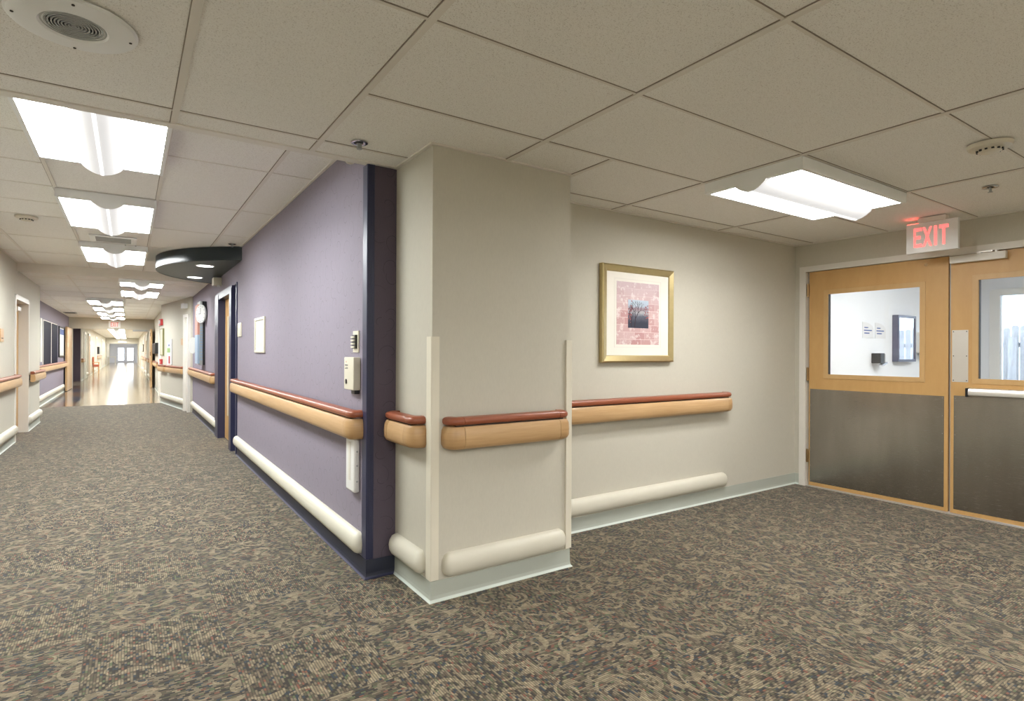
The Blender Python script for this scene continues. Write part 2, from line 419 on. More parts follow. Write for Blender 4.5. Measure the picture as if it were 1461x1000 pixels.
# end wall with two glazed doors
PX = [(-.955, -.36), (-.15, .475)]
struct(boxes([(-1.8, PX[0][0], 73, 73.2, 0, 2.62), (PX[0][1], PX[1][0], 73, 73.2, 0, 2.62), (PX[1][1], 1.0, 73, 73.2, 0, 2.62),
   (PX[0][0], PX[0][1], 73, 73.2, 0, .18), (PX[1][0], PX[1][1], 73, 73.2, 0, .18), (PX[0][0], PX[0][1], 73, 73.2, 1.60, 2.62), (PX[1][0], PX[1][1], 73, 73.2, 1.60, 2.62)]).build('wall_end', 'endwall'), 'pale blue end wall of the corridor', 'wall')
for i, (a, b) in enumerate(PX):
    d = sthing('window_%d' % (i + 1), ['left', 'right'][i] + ' bright glazed panel at the far end of the corridor', 'window', ((a + b) / 2, 73, .18))
    MB().box(a, a + .04, 72.97, 73.05, .18, 1.6).box(b - .04, b, 72.97, 73.05, .18, 1.6).box(a, b, 72.97, 73.05, .18, .24).box(a, b, 72.97, 73.05, 1.55, 1.6).box(a, b, 72.96, 73.05, .87, .94).build('window_frame', 'endwall', d)
    B(a + .03, b - .03, 73.0, 73.01, .2, 1.58).build('pane', 'glass', d)

# vestibule behind the double doors
struct(boxes([(5.6, 10.4, 3.2, 3.3, 0, 2.62), (5.5, 10.4, -.7, -.6, 0, 2.62), (5.45, 5.5, -.7, .7, H, 2.62)]).build('wall_entry', 'vest'), 'cool white entry wall seen through the door glass', 'wall')
struct(boxes([(10.3, 10.45, 2.97, 3.3, 0, 2.62), (10.3, 10.45, -.7, .4, 0, 2.62), (10.3, 10.45, .4, 2.97, 2.17, 2.62)]).build('wall_entry', 'vest'))
struct(B(5.5, 10.45, -.7, 3.3, 2.6, 2.68).build('ceiling', 'vest'), 'white entry ceiling behind the double doors', 'ceiling')
ent = sthing('door_6', 'white framed glass entrance seen through the right door glass', 'door', (10.33, 1.7, 0))
mb = MB()
for y0, y1 in ((2.87, 2.99), (.4, .5), (1.64, 1.74)): mb.box(10.28, 10.42, y0, y1, 0, 2.17, bev=.006)
mb.box(10.28, 10.42, .4, 2.97, 2.10, 2.19, bev=.006).box(10.28, 10.42, .4, 2.97, 0, .18)
mb.build('door_frame', 'white', ent)
B(10.35, 10.36, .5, 2.87, .18, 2.1).build('glass_pane', 'glass', ent)

# outdoors beyond the entrance
struct(B(10.45, 60, -25, 40, -.12, -.04).build('ground', 'concrete'), 'pale paving outside', 'ground')
fn = thing('wooden_fence', 'weathered wooden plank fence outside the entrance glass', 'fence', (14, 3, -.04))
mp = MB(); y = -3.0; i = 0
while y < 8.5:
    hgt = 1.80 + .03 * math.sin(i * 2.3) + (.0 if i % 7 else -.16)
    w_ = .105
    mp.prism([(14.0, y, -.04), (14.0, y + w_, -.04), (14.0, y + w_, hgt - .03), (14.0, y + w_ - .03, hgt), (14.0, y + .03, hgt), (14.0, y, hgt - .03)], (.022, 0, 0))
    y += .125; i += 1
mp.build('planks', 'plank', fn)
MB().box(14.03, 14.10, -3, 8.5, .35, .44).box(14.03, 14.10, -3, 8.5, 1.4, 1.49).build('rails', 'plank', fn)
B(13.90, 13.99, 3.63, 3.76, -.04, 1.60).build('post', 'plank', fn)
hs = thing('neighbouring_house', 'bright white clapboard house wall rising behind the fence', 'house', (19, 4, -.04))
mb = MB()
for i in range(22):
    z = -.04 + i * .2
    mb.prism([(19, -6, z), (19, -6, z + .2), (19.02, -6, z + .2), (19.05, -6, z)][::-1], (0, 20, 0))
    mb.prism([(18.97, -6, z), (19.0, -6, z + .2), (19.0, -6, z)], (0, 20, 0))
mb.build('siding', 'siding', hs)

# ------------------------------------------------------------------ ceilings
# entrance ceiling: boards one by one between the tees
def boards(rects, z, name='ceiling', label=None):
    m = MB()
    for x0, x1, y0, y1 in rects: m.box(x0, x1, y0, y1, z, z + .02)
    return struct(m.build(name, 'board'), label, 'ceiling' if label else None)
boards([(-1.5, 5.5, -4.2, 3.092)], H + .006, label='low speckled ceiling boards over the entrance area')
struct(boxes([(1.2, 5.5, 3.0, 3.15, H + .03, 2.62), (-1.5, 5.5, -4.2, 3.1, H + .03, H + .06)]).build('ceiling', 'soffit'))
def tees(lines, z, w_, mat='tee', th=.008, name='trim_1', label=None, cat=None):
    m = MB()
    for x0, y0, x1, y1 in lines:
        if abs(x1 - x0) < 1e-6: m.box(x0 - w_ / 2, x0 + w_ / 2, y0, y1, z, z + th)
        else: m.box(x0, x1, y0 - w_ / 2, y0 + w_ / 2, z + .0008, z + th)
    return struct(m.build(name, mat), label, cat)
Ys = [-3.325, -2.085, -.845, .395]
X6 = [-.457, .165]
ml = [(x, -4.2, x, 3.085) for x in (-1.075, -.457, .168, .787)] + [(1.705, -4.2, 1.705, 2.60), (2.931, -4.2, 2.931, 3.06), (4.165, -4.2, 4.165, 3.06), (2.165, 2.256, 2.165, 2.602)]
tees(ml, H, .026, label='wide ceiling tees running towards the corridor', cat='ceiling grid')
ml = [(-1.3, y_, .787, y_) for y_ in (2.876, 1.636, .396, -.844, -2.08)]
ml += [(.787, y_, 5.37, y_) for y_ in (2.256, 1.636, 1.01, -.21, -1.43, -2.65)] + [(.787, 2.876, 1.265, 2.876), (2.157, 2.896, 5.37, 2.896)]
tees(ml, H + .002, .012, th=.006, label='thin ceiling tees running across', cat='ceiling grid')
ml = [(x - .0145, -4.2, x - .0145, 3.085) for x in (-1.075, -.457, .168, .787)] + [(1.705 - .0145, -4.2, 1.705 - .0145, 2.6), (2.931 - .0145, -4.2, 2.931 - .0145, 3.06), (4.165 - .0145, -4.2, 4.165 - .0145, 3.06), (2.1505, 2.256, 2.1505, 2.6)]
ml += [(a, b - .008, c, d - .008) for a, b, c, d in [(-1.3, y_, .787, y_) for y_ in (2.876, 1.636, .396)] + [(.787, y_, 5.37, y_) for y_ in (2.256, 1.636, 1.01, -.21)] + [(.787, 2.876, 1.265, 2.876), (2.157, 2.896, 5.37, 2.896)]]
tees(ml, H + .0035, .004, 'tee_gap', .003)  # dark strips paint in the shadow gap beside each tee
# wall angle round the column and along the walls
MBx = MB().box(1.245, 1.265, 2.582, 3.07, H - .002, H + .006).box(1.245, 2.17, 2.582, 2.602, H - .002, H + .006).box(2.157, 2.175, 2.58, 3.06, H - .002, H + .006)
MBx.box(2.157, 5.371, 3.05, 3.068, H - .002, H + .006).box(5.353, 5.371, -4.2, 3.06, H - .002, H + .006)
struct(MBx.build('trim_2', 'tee'), 'wall angle around the column and back wall', 'trim')
# soffit step up to the raised corridor ceiling
struct(boxes([(-1.3, 1.265, 3.082, 3.10, H, 2.62), (-1.3, 1.265, 3.04, 3.10, H - .001, H + .006)]).build('trim_3', 'soffit'), 'edge of the low ceiling stepping up to the corridor', 'soffit')
boards([(-1.5, 1.3, 3.1, 10.45)], H2 + .006, label='raised corridor ceiling boards')
struct(B(-1.5, 1.4, 3.1, 10.5, H2 + .03, H2 + .06).build('ceiling', 'soffit'))
ml = [(x, 3.1, x, 10.45) for x in (-1.08, -.462, .19, .805)]
cy = [3.56, 4.18, 5.45, 6.70, 7.95, 9.2]
cr = [(-1.3, y_, 1.1, y_) for y_ in (4.18, 5.46, 6.71, 7.96, 9.2)] + [(-1.3, 4.82, -.462, 4.82), (-1.3, 6.08, -.462, 6.08), (-1.3, 3.56, -.462, 3.56)]
tees(ml, H2, .022, label='corridor ceiling tees', cat='ceiling grid'); tees(cr, H2 + .002, .012, th=.006)
tees([(x - .0125, 3.1, x - .0125, 10.45) for x in (-1.08, -.462, .19, .805)], H2 + .0035, .004, 'tee_gap', .003)  # painted gap shadow beside the corridor tees
struct(boxes([(1.08, 1.097, 3.1, 7.4, H2 - .002, H2 + .006), (-1.293, -1.275, 3.1, 10.45, H2 - .002, H2 + .006)]).build('trim_4', 'tee'))
struct(boxes([(-1.45, 1.2, 10.45, 10.53, H3 - .012, 2.6)]).build('trim_5', 'soffit'), 'painted beam where the corridor ceiling drops', 'beam')
boards([(-1.8, 1.3, 10.53, 60.1)], H3 + .006, label='far corridor ceiling boards')
boards([(-1.8, 1.0, 60.1, 73.1)], H3 + .006)
struct(B(-2.7, 1.5, 10.53, 73.2, H3 + .03, H3 + .06).build('ceiling', 'soffit'))
tees([(x, 10.53, x, 24) for x in (-1.35, -.75, -.1, .47)] + [(x, 24.2, x, 60) for x in (-.85, -.15)], H3, .024)
tees([(-1.65, 11.2 + i * 1.22, 1.0, 11.2 + i * 1.22) for i in range(10)], H3 + .002, .012, th=.006)

# ------------------------------------------------------------------ vinyl base along the walls
def baseboard(name, pts, mat, lip, label=None):
    """cove base: thin sheet with a toe that flares at the carpet; pts walk with the room on the left"""
    m = MB(); m2 = MB()
    P = [Vector((a, b, 0)) for a, b in pts]
    nrm = []
    for a, b in zip(P, P[1:]):
        d = (b - a).normalized(); nrm.append(Vector((-d.y, d.x, 0)))
    off = []
    for i in range(len(P)):
        if i == 0: off.append(nrm[0])
        elif i == len(P) - 1: off.append(nrm[-1])
        else:
            s_ = (nrm[i - 1] + nrm[i]); off.append(s_ / max(.3, s_.dot(nrm[i])))
    prof = [(0, .104), (.004, .104), (.005, .03), (.008, .014)]
    lipf = [(.008, .014), (.011, .008), (.016, .003), (.016, 0)]
    m.grid([[p + o * d + Vector((0, 0, z)) for d, z in prof] for p, o in zip(P, off)])
    m2.grid([[p + o * d + Vector((0, 0, z)) for d, z in lipf] for p, o in zip(P, off)])
    b_ = struct(m.build(name, mat), label, 'baseboard' if label else None)
    m2.build('base_toe', lip, b_)
    return b_
baseboard('baseboard_purple', [(1.265, 3.069), (1.097, 3.069), (1.097, 7.6)], 'navy_vinyl', 'navy', 'navy vinyl base along the near purple wall')
baseboard('baseboard_column', [(2.157, 3.068), (2.157, 2.602), (1.265, 2.602), (1.265, 3.069)], 'cove', 'cove_lip', 'grey green vinyl base around the column')
baseboard('baseboard_back', [(5.371, 3.068), (2.157, 3.068)], 'cove', 'cove_lip', 'grey green vinyl base below the framed picture')
baseboard('baseboard_right', [(5.371, 3.02), (5.371, 3.068)], 'cove', 'cove_lip')
baseboard('baseboard_right', [(5.371, -4.2), (5.371, .6)], 'cove', 'cove_lip')
baseboard('baseboard_left', [(-1.293, -4.2), (-1.293, 10.27)][::-1], 'cove', 'cove_lip', 'grey green vinyl base along the left wall')
baseboard('baseboard_left', [(-1.293, 11.5), (-1.293, 12.93), (-1.65, 12.93), (-1.65, 22.9)][::-1], 'cove', 'cove_lip')
baseboard('baseboard_purple', [(1.097, 9.58), (1.097, 13.38)], 'navy_vinyl', 'navy')
baseboard('baseboard_angled', [(A0.x - .06, A0.y + .45), (B0.x, B0.y), (.75, 17.4), (.75, 24)], 'cove', 'cove_lip', 'vinyl base of the slanting corridor wall')
baseboard('baseboard_far', [(-1.63, 29.5), (-1.63, 60)][::-1], 'cove', 'cove_lip')
baseboard('baseboard_far', [(.75, 24.2), (.75, 60)], 'cove', 'cove_lip')

# ------------------------------------------------------------------ rails and bumpers
RAIL = [(.030, .768), (.066, .765), (.080, .772), (.090, .790), (.0915, .825), (.088, .862), (.078, .880), (.030, .884)]
CAP = [(.030, .890), (.070, .888), (.079, .892), (.084, .902), (.083, .915), (.076, .924), (.062, .928), (.030, .928)]
CRASH = [(.002, .118), (.022, .119), (.038, .128), (.048, .148), (.051, .175), (.047, .203), (.036, .224), (.020, .235), (.002, .237)]
def sup(t, p=3.2): return 1 / (abs(math.cos(t)) ** p + abs(math.sin(t)) ** p) ** (1 / p)
def straight(prof, a, b, n):
    return [[Vector((q.x, q.y, 0)) + n * d + Vector((0, 0, z)) for d, z in prof] for q in (a, b)]
def turn(prof, q, n, away, t0=0, t1=PI / 2, k=8):
    R = []
    for i in range(k + 1):
        t = t0 + (t1 - t0) * i / k
        dirv = n * math.cos(t) + away * math.sin(t)
        R.append([q + dirv * d * sup(t) + Vector((0, 0, z)) for d, z in prof])
    return R
def rail(label, a, b, out, group='wooden handrails along the walls', ends=(True, True), zoff=0, tiny=False):
    a, b, n = Vector((*a, 0)), Vector((*b, 0)), Vector((*out, 0)).normalized()
    d = (b - a).normalized(); r = .0915
    t = thing('handrail', label, 'handrail', ((a.x + b.x) / 2, (a.y + b.y) / 2, .76), group)
    a2 = a + d * r if ends[0] else a; b2 = b - d * r if ends[1] else b
    m = MB(); m.grid(straight(RAIL, a2, b2, n), True, True); m.build('rail_body', 'rail', t, 35)
    m = MB(); m.grid(straight(CAP, a2, b2, n), True, True); m.build('bumper_cap', 'red', t, 35)
    for e, q, aw in ((ends[0], a2, -d), (ends[1], b2, d)):
        if not e: continue
        q2 = q + aw * .0022
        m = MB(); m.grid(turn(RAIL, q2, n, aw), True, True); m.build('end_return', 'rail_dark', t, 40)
        m = MB(); m.grid(turn(CAP, q2, n, aw), True, True); m.build('cap_return', 'red', t, 40)
    if not tiny:
        m = MB(); m.grid(straight([(.0, .80), (.05, .78), (.070, .80), (.070, .86), (.055, .905), (.0, .86)], a2 - d * (.04 if ends[0] else -.02), b2 + d * (.04 if ends[1] else -.02), n), True, True)
        m.build('mounting_bracket', 'dark', t)
    return t
def crash(label, a, b, out, ends=(True, True), group='cream bumper rails above the base'):
    a, b, n = Vector((*a, 0)), Vector((*b, 0)), Vector((*out, 0)).normalized()
    d = (b - a).normalized(); r = .051
    t = thing('bumper_rail', label, 'bumper rail', ((a.x + b.x) / 2, (a.y + b.y) / 2, .115), group)
    a2 = a + d * r if ends[0] else a; b2 = b - d * r if ends[1] else b
    MB().grid(straight(CRASH, a2, b2, n), True, True).build('bumper_body', 'crash', t, 40)
    for e, q, aw in ((ends[0], a2, -d), (ends[1], b2, d)):
        if e: MB().grid(turn(CRASH, q, n, aw), True, True).build('end_cap', 'crash', t, 50)
    return t
W = (-1, 0); So = (0, -1); E_ = (1, 0)
rail('maple handrail with red cap on the near purple wall, by the keypad', (1.097, 3.115), (1.097, 7.62), W)
rail('short maple handrail stub on the left face of the beige column', (1.265, 2.665), (1.265, 3.066), W)
rail('maple handrail with red cap across the front of the beige column', (1.318, 2.602), (2.112, 2.602), So)
rail('maple handrail under the framed picture on the back wall', (2.17, 3.068), (4.30, 3.068), So, ends=(False, True))
rail('maple handrail below the wall clock, beyond the dark doorway', (1.097, 9.56), (1.097, 13.9), W, ends=(True, True))
rail('maple handrail on the left wall before the left doorway', (-1.293, 6.9), (-1.293, 10.27), E_)
rail('short maple handrail on the left wall just past the doorway', (-1.293, 11.52), (-1.293, 13.0), E_, ends=(False, True))
rail('maple handrail under the dark blinds on the left purple wall', (-1.65, 13.2), (-1.65, 22.9), E_)
def ang(s_, z=0): return A0 + (B0 - A0) * s_ + Vector((0, 0, z))
an = (nv.x, nv.y)
rail('maple handrail on the slanting wall below the small plaque', tuple(ang(.15))[:2], tuple(ang(.70))[:2], an)
rail('short maple handrail on the slanting wall left of the red card', tuple(ang(.745))[:2], tuple(ang(1.0))[:2], an)
crash('cream bumper rail low on the near purple wall', (1.097, 3.125), (1.097, 7.62), W)
crash('short cream bumper rail on the left face of the column', (1.265, 2.668), (1.265, 3.068), W)
crash('cream bumper rail across the front of the column', (1.322, 2.602), (2.112, 2.602), So)
crash('cream bumper rail under the framed picture wall', (2.17, 3.068), (4.275, 3.068), So, ends=(False, True))
crash('cream bumper rail under the clock on the purple wall', (1.097, 9.48), (1.097, 13.38), W)
crash('cream bumper rail on the left wall before the doorway', (-1.293, 6.9), (-1.293, 10.25), E_)
crash('short cream bumper rail past the left doorway', (-1.293, 11.52), (-1.293, 12.9), E_)
crash('cream bumper rail along the left purple wall', (-1.65, 13.0), (-1.65, 22.0), E_)
crash('cream bumper rail low on the slanting wall', tuple(ang(.15))[:2], tuple(ang(.98))[:2], an)

def guard(label, x, y, sx, sy, z0, z1, mat='guard', wx=.045, wy=.055, t=.004):
    """L shaped corner guard; sx, sy point out of the corner"""
    m = MB()
    ox, oy = x + sx * t, y + sy * t
    m.prism([(ox - sx * wx, oy, z0), (ox - sx * .004, oy, z0), (ox, oy - sy * .004, z0), (ox, oy - sy * wy, z0), (x, oy - sy * wy, z0), (x, y, z0), (ox - sx * wx, y, z0)], (0, 0, z1 - z0))
    return tag(m.build('corner_guard', mat), label, 'corner guard', 'corner guards')
guard('cream corner guard on the left front edge of the column', 1.265, 2.602, -1, -1, .108, 1.335, t=.008)
guard('cream corner guard on the right front edge of the column', 2.157, 2.602, 1, -1, .112, 1.33, t=.012)
g = guard('full height navy corner guard at the end of the purple wall', 1.097, 3.069, -1, -1, .108, H - .002, 'navy', .042, .07, t=.005)
g2 = MB()
for i in range(4): g2.box(1.102 + i * .009, 1.106 + i * .009, 3.0625, 3.0642, .108, H - .002)
g2.build('rib', 'navy', g)

# ------------------------------------------------------------------ ceiling lights
def ceiling_light(label, x0, x1, y0, y1, z, along='y', dep=.065, group='fluorescent ceiling lights', rich=True, mats=('diff', 'lens')):
    """surface fixture: white box, two flat lit panels, a bowed prismatic lens between them"""
    t = thing('ceiling_light', label, 'ceiling light', ((x0 + x1) / 2, (y0 + y1) / 2, z), group)
    zb = z - dep; e = .022
    def mp(u, v, zz):                      # u across, v along
        return (x0 + u, y0 + v, zz) if along == 'y' else (x0 + v, y0 + u, zz)
    Wd, L = (x1 - x0, y1 - y0) if along == 'y' else (y1 - y0, x1 - x0)
    m = MB()
    def bx(u0, u1, v0, v1, a, b): 
        p, q = mp(u0, v0, a), mp(u1, v1, b)
        m.box(min(p[0], q[0]), max(p[0], q[0]), min(p[1], q[1]), max(p[1], q[1]), a, b)
    bx(0, e, 0, L, zb, z - .0005); bx(Wd - e, Wd, 0, L, zb, z - .0005)
    bx(e, Wd - e, 0, .03, zb, z - .0005); bx(e, Wd - e, L - .03, L, zb, z - .0005)
    bx(.002, Wd - .002, .002, L - .002, z - .012, z - .0015)
    # bowed end plates under the lens
    c = Wd / 2; hw = Wd * .165; sag = .052; N = 14
    arc = [(c - hw + 2 * hw * i / N, zb - sag * math.sin(PI * i / N) ** .8) for i in range(N + 1)]
    for v in (.0, L - .006):
        m.prism([mp(u, v, q) for u, q in arc], Vector(mp(0, .006, 0)) - Vector(mp(0, 0, 0)))
    m.build('housing', 'lamp_white', t)
    if 'corridor' in label and rich: mats = ('diff_cool', mats[1])
    if not rich and mats[0] == 'diff' and 'entry' not in label: mats = ('diff_far', mats[1])
    for u0, u1 in ((e, c - hw), (c + hw, Wd - e)):
        m = MB(); p, q = mp(u0, .03, 0), mp(u1, L - .03, 0)
        m.box(min(p[0], q[0]), max(p[0], q[0]), min(p[1], q[1]), max(p[1], q[1]), zb + .003, zb + .006); m.build('diffuser', mats[0], t)
    m = MB(); m.grid([[mp(u, v, q) for u, q in arc] for v in (.006, L - .006)]); m.build('lens', mats[1], t, 60)
    if rich:
        m = MB(); zz = zb - sag
        p, q = mp(c - .008, .006, 0), mp(c + .008, L - .006, 0)
        m.box(min(p[0], q[0]), max(p[0], q[0]), min(p[1], q[1]), max(p[1], q[1]), zz - .003, zz + .001); m.build('lens_rib', 'lens_rib', t)
    return t
ceiling_light('white surface ceiling light near the exit sign over the double doors', 2.935, 4.165, 1.64, 2.252, H, 'x')
bb = [(3.20, 4.43), (5.46, 6.70), (7.95, 9.22)]
for (a, b), q in zip(bb, ('nearest corridor ceiling light, partly hidden by the low ceiling edge', 'second corridor ceiling light, before the ceiling vent', 'third corridor ceiling light, just past the ceiling vent')):
    ceiling_light(q, -.465, .185, a, b, H2)
ceiling_light('short corridor ceiling light just past the ceiling beam', -.13, .475, 10.56, 11.2, H3)
ceiling_light('corridor ceiling light past the beam, right of the centre line', -.13, .475, 12.1, 13.3, H3)
for (a, b), q in zip([(14.85, 16.08), (17.2, 18.43), (19.5, 20.75), (21.9, 23.15)], ('first', 'second', 'third', 'last')):
    ceiling_light(q + ' of the four offset corridor lights before the far exit sign', -.745, -.095, a, b, H3)
for i in range(11):
    ceiling_light('bright light in the continuous row beyond the fire doors', -.86, -.16, 34.0 + i * 2.35, 36.0 + i * 2.35, H3, group='ceiling lights beyond the fire doors', rich=False)
for y_ in (62.5, 65.0, 67.5, 70.0): ceiling_light('added ceiling light brightening the far end wall, unseen behind the second cross wall', -.86, -.16, y_, y_ + 1.2, H3, rich=False, group='added lights hidden by the second cross wall')  # unseen lights added to brighten the end wall
ceiling_light('added ceiling light brightening the entry space behind the double doors', 7.2, 8.4, .9, 1.5, 2.599, 'x', group='added entry lights')  # this and the next are added to brighten the entry walls
ceiling_light('second added ceiling light brightening the entry space, nearer the double doors', 5.75, 6.95, 1.5, 2.1, 2.599, 'x', group='added entry lights')
for y_ in (26.5, 30.5): ceiling_light('ceiling light just beyond the fire door header, out of sight from the entrance', -.86, -.16, y_, y_ + 1.2, H3, rich=False, group='ceiling lights hidden by the header')
# unseen fill lamps added behind the camera
for x0, y0, al in ((-.465, -.8, 'y'), (1.2, -1.42, 'x'), (-.465, -3.0, 'y'), (2.935, -1.42, 'x'), (1.2, -2.66, 'x'), (2.935, -3.8, 'x')):
    x1, y1 = (x0 + .62, y0 + 1.23) if al == 'y' else (x0 + 1.23, y0 + .61)
    ceiling_light('added fill ceiling light over the entrance area behind the viewpoint', x0, x1, y0, y1, H, al, group='added fill lights behind the viewpoint')

# ------------------------------------------------------------------ double doors
F = thing  # doors are part of the setting
struct(boxes([(5.352, 5.46, 2.955, 3.015, 0, 2.085), (5.352, 5.46, .64, .70, 0, 2.085), (5.352, 5.46, .70, 2.955, 2.035, 2.085)]).build('trim_6', 'frame'), 'warm white metal frame around the double doors', 'door frame')
struct(boxes([(5.42, 5.46, 2.925, 2.96, 0, 2.04), (5.42, 5.46, .70, .735, 0, 2.04), (5.43, 5.46, .70, 2.96, 2.01, 2.04)]).build('trim_6', 'frame'))
def leaf(name, label, y0, y1, wy0, wy1, wz0, wz1):
    d = sthing(name, label, 'door', (5.42, (y0 + y1) / 2, 0))
    X0, X1 = 5.378, 5.418
    boxes([(X0, X1, y0, wy0, .013, 2.03), (X0, X1, wy1, y1, .013, 2.03), (X0, X1, wy0, wy1, .013, wz0), (X0, X1, wy0, wy1, wz1, 2.03)]).build('leaf', 'door', d)
    o = .034; m = MB()
    for a, b, c_, e_ in ((wy0 - o, wy0 + .006, wz0 - o, wz1 + o), (wy1 - .006, wy1 + o, wz0 - o, wz1 + o), (wy0, wy1, wz0 - o, wz0 + .006), (wy0, wy1, wz1 - .006, wz1 + o)):
        m.box(X0 - .006, X0 + .006, a, b, c_, e_, bev=.002)
    m.build('window_moulding', 'door_edge', d)
    m = MB()
    for a, b, c_, e_ in ((wy0, wy0 + .008, wz0, wz1), (wy1 - .008, wy1, wz0, wz1)): m.box(X0 + .007, X1, a, b, c_, e_)
    m.build('glazing_seal', 'black', d)
    B(X0 + .018, X0 + .022, wy0, wy1, wz0, wz1).build('glass_pane', 'glass', d)
    return d
d1 = leaf('door_1', 'left maple door of the pair with a window and steel kick plate', 1.822, 2.932, 2.012, 2.762, 1.062, 1.815)
kp = B(5.3762, 5.378, 1.848, 2.922, .045, .925).build('kick_plate', 'steel', d1)
m = MB()
for yy in (1.858, 2.912):
    for i in range(7): m.cyl((5.3762, yy, .06 + i * .142), (-1, 0, 0), .0035, .0015, 8)
for i in range(1, 7): m.cyl((5.3762, 1.858 + i * .15, .915), (-1, 0, 0), .0035, .0015, 8)
for i in range(1, 7): m.cyl((5.3762, 1.858 + i * .15, .055), (-1, 0, 0), .0035, .0015, 8)
m.build('screws', 'chrome', kp)
for z in (.29, 1.065, 1.86):
    m = MB(); m.cyl((5.366, 2.941, z - .062), (0, 0, 1), .009, .124, 12).box(5.368, 5.377, 2.934, 2.9545, z - .058, z + .058)
    m.build('hinge', 'brass', d1, 40)
m = MB(); m.cyl((5.378, 1.975, 1.985), (-1, 0, 0), .013, .006, 16).cyl((5.372, 1.975, 1.985), (-1, 0, 0), .006, .003, 12); m.build('door_viewer', 'brass', d1, 40)
d2 = leaf('door_2', 'right maple door of the pair with push bar and closer', .702, 1.806, .875, 1.634, 1.066, 1.832)
kp = B(5.3762, 5.378, .73, 1.784, .045, .935).build('kick_plate', 'steel', d2)
m = MB()
for yy in (.74, 1.774):
    for i in range(7): m.cyl((5.3762, yy, .06 + i * .142), (-1, 0, 0), .0035, .0015, 8)
m.build('screws', 'chrome', kp)
pp = B(5.376, 5.378, 1.692, 1.797, 1.042, 1.447, bev=.0008).build('push_plate', 'alum', d2)
m = MB()
for yy in (1.702, 1.787):
    for z in (1.055, 1.245, 1.435): m.cyl((5.376, yy, z), (-1, 0, 0), .004, .0015, 8)
m.build('screws', 'black', pp)
m = MB(); m.prism([(5.376, 1.675, .935), (5.335, 1.675, .938), (5.318, 1.675, .948), (5.315, 1.675, .975), (5.325, 1.675, .995), (5.376, 1.675, 1.0)], (0, -.87, 0))
m.build('push_bar', 'alum', d2, 40)
B(5.316, 5.377, 1.676, 1.692, .932, 1.0, bev=.003).build('end_cap', 'black', d2)
m = MB(); m.box(5.325, 5.372, 1.455, 1.80, 1.966, 2.022, bev=.004); cl = m.build('door_closer', 'frame', d2)
m = MB(); m.box(5.318, 5.326, 1.53, 1.80, 2.024, 2.036).box(5.322, 5.352, 1.60, 1.625, 2.02, 2.04); m.build('closer_arm', 'alum', cl)
m = MB(); m.cyl((5.332, 1.51, 2.02), (0, 0, 1), .012, .014, 14); m.build('closer_pivot', 'alum', cl)
B(5.40, 5.416, 1.8075, 1.8205, .013, 2.03).build('gap_light_strip', 'grey', d2)  # grey strip stands in for light showing between the leaves
struct(B(5.36, 5.46, .70, 2.955, 0, .006).build('trim_7', 'alum'), 'flat threshold under the double doors', 'threshold')

# exit sign
LET = {'E': [(0, 0, .22, 1), (.22, 0, 1, .17), (.22, .42, .85, .58), (.22, .83, 1, 1)],
       'I': [(.25, 0, .75, 1)], 'T': [(.36, 0, .64, .83), (0, .83, 1, 1)]}
def exit_letters(m, fx, W_, Hh, th):
    """fx(u, v, w) gives the world point; letters laid out in a 1 x 1 field"""
    x = 0
    for ch, wd in (('E', .24), ('X', .27), ('I', .16), ('T', .26)):
        if ch == 'X':
            for p in ([(0, 0), (.25, 0), (1, 1), (.75, 1)], [(.75, 0), (1, 0), (.25, 1), (0, 1)]):
                a = [Vector(fx(x + u * wd, v, 0)) for u, v in p]; b = [Vector(fx(x + u * wd, v, th)) for u, v in p]
                m.grid([a, b], True, True)
        else:
            for u0, v0, u1, v1 in LET[ch]:
                p = [(u0, v0), (u1, v0), (u1, v1), (u0, v1)]
                a = [Vector(fx(x + u * wd, v, 0)) for u, v in p]; b = [Vector(fx(x + u * wd, v, th)) for u, v in p]
                m.grid([a, b], True, True)
        x += wd + .023
ex = thing('exit_sign', 'white exit sign with glowing red letters over the double doors', 'exit sign', (5.05, 1.82, 2.03))
B(5.035, 5.07, 1.648, 1.985, 2.035, 2.262, bev=.004).build('sign_housing', 'white', ex)
B(5.02, 5.085, 1.72, 1.90, 2.262, 2.2975, bev=.002).build('mounting_canopy', 'frame', ex)
m = MB(); exit_letters(m, lambda u, v, w_: (5.0352 - w_, 1.932 - u * .225, 2.078 + v * .148, ), 1, 1, .002)
m.build('lettering', 'exit_red', ex)
MB().box(5.038, 5.066, 1.905, 1.98, 2.2625, 2.264).build('glow_strip', 'glow', ex)  # hidden glowing strip added for the red glow on the ceiling

# ------------------------------------------------------------------ framed picture
pc = thing('framed_picture', 'gold framed pink print of a bare tree in a cream mat', 'picture', (3.222, 3.066, 1.185))
x0, x1, z0, z1 = 2.815, 3.575, 1.188, 1.905
m = MB(); w_ = .052
outer = [(x0, z0), (x1, z0), (x1, z1), (x0, z1)]
prof = [(0, 0), (0, .034), (.010, .042), (.028, .036), (.046, .030), (.052, .022)]
R = []
for i in range(5):
    cx, cz = outer[i % 4]
    sx, sz = (1 if cx == x0 else -1), (1 if cz == z0 else -1)
    R.append([(cx + sx * o, 3.066 - dpt, cz + sz * o) for o, dpt in prof])
m.grid(R); m.build('frame', 'gold', pc, 25)
ix0, ix1, iz0, iz1 = x0 + .05, x1 - .05, z0 + .05, z1 - .05
B(x0 + .04, x1 - .04, 3.045, 3.066, z0 + .04, z1 - .04).build('mat_board', 'mat', pc)
ax0, ax1, az0, az1 = 2.967, 3.418, 1.320, 1.786
m = MB()
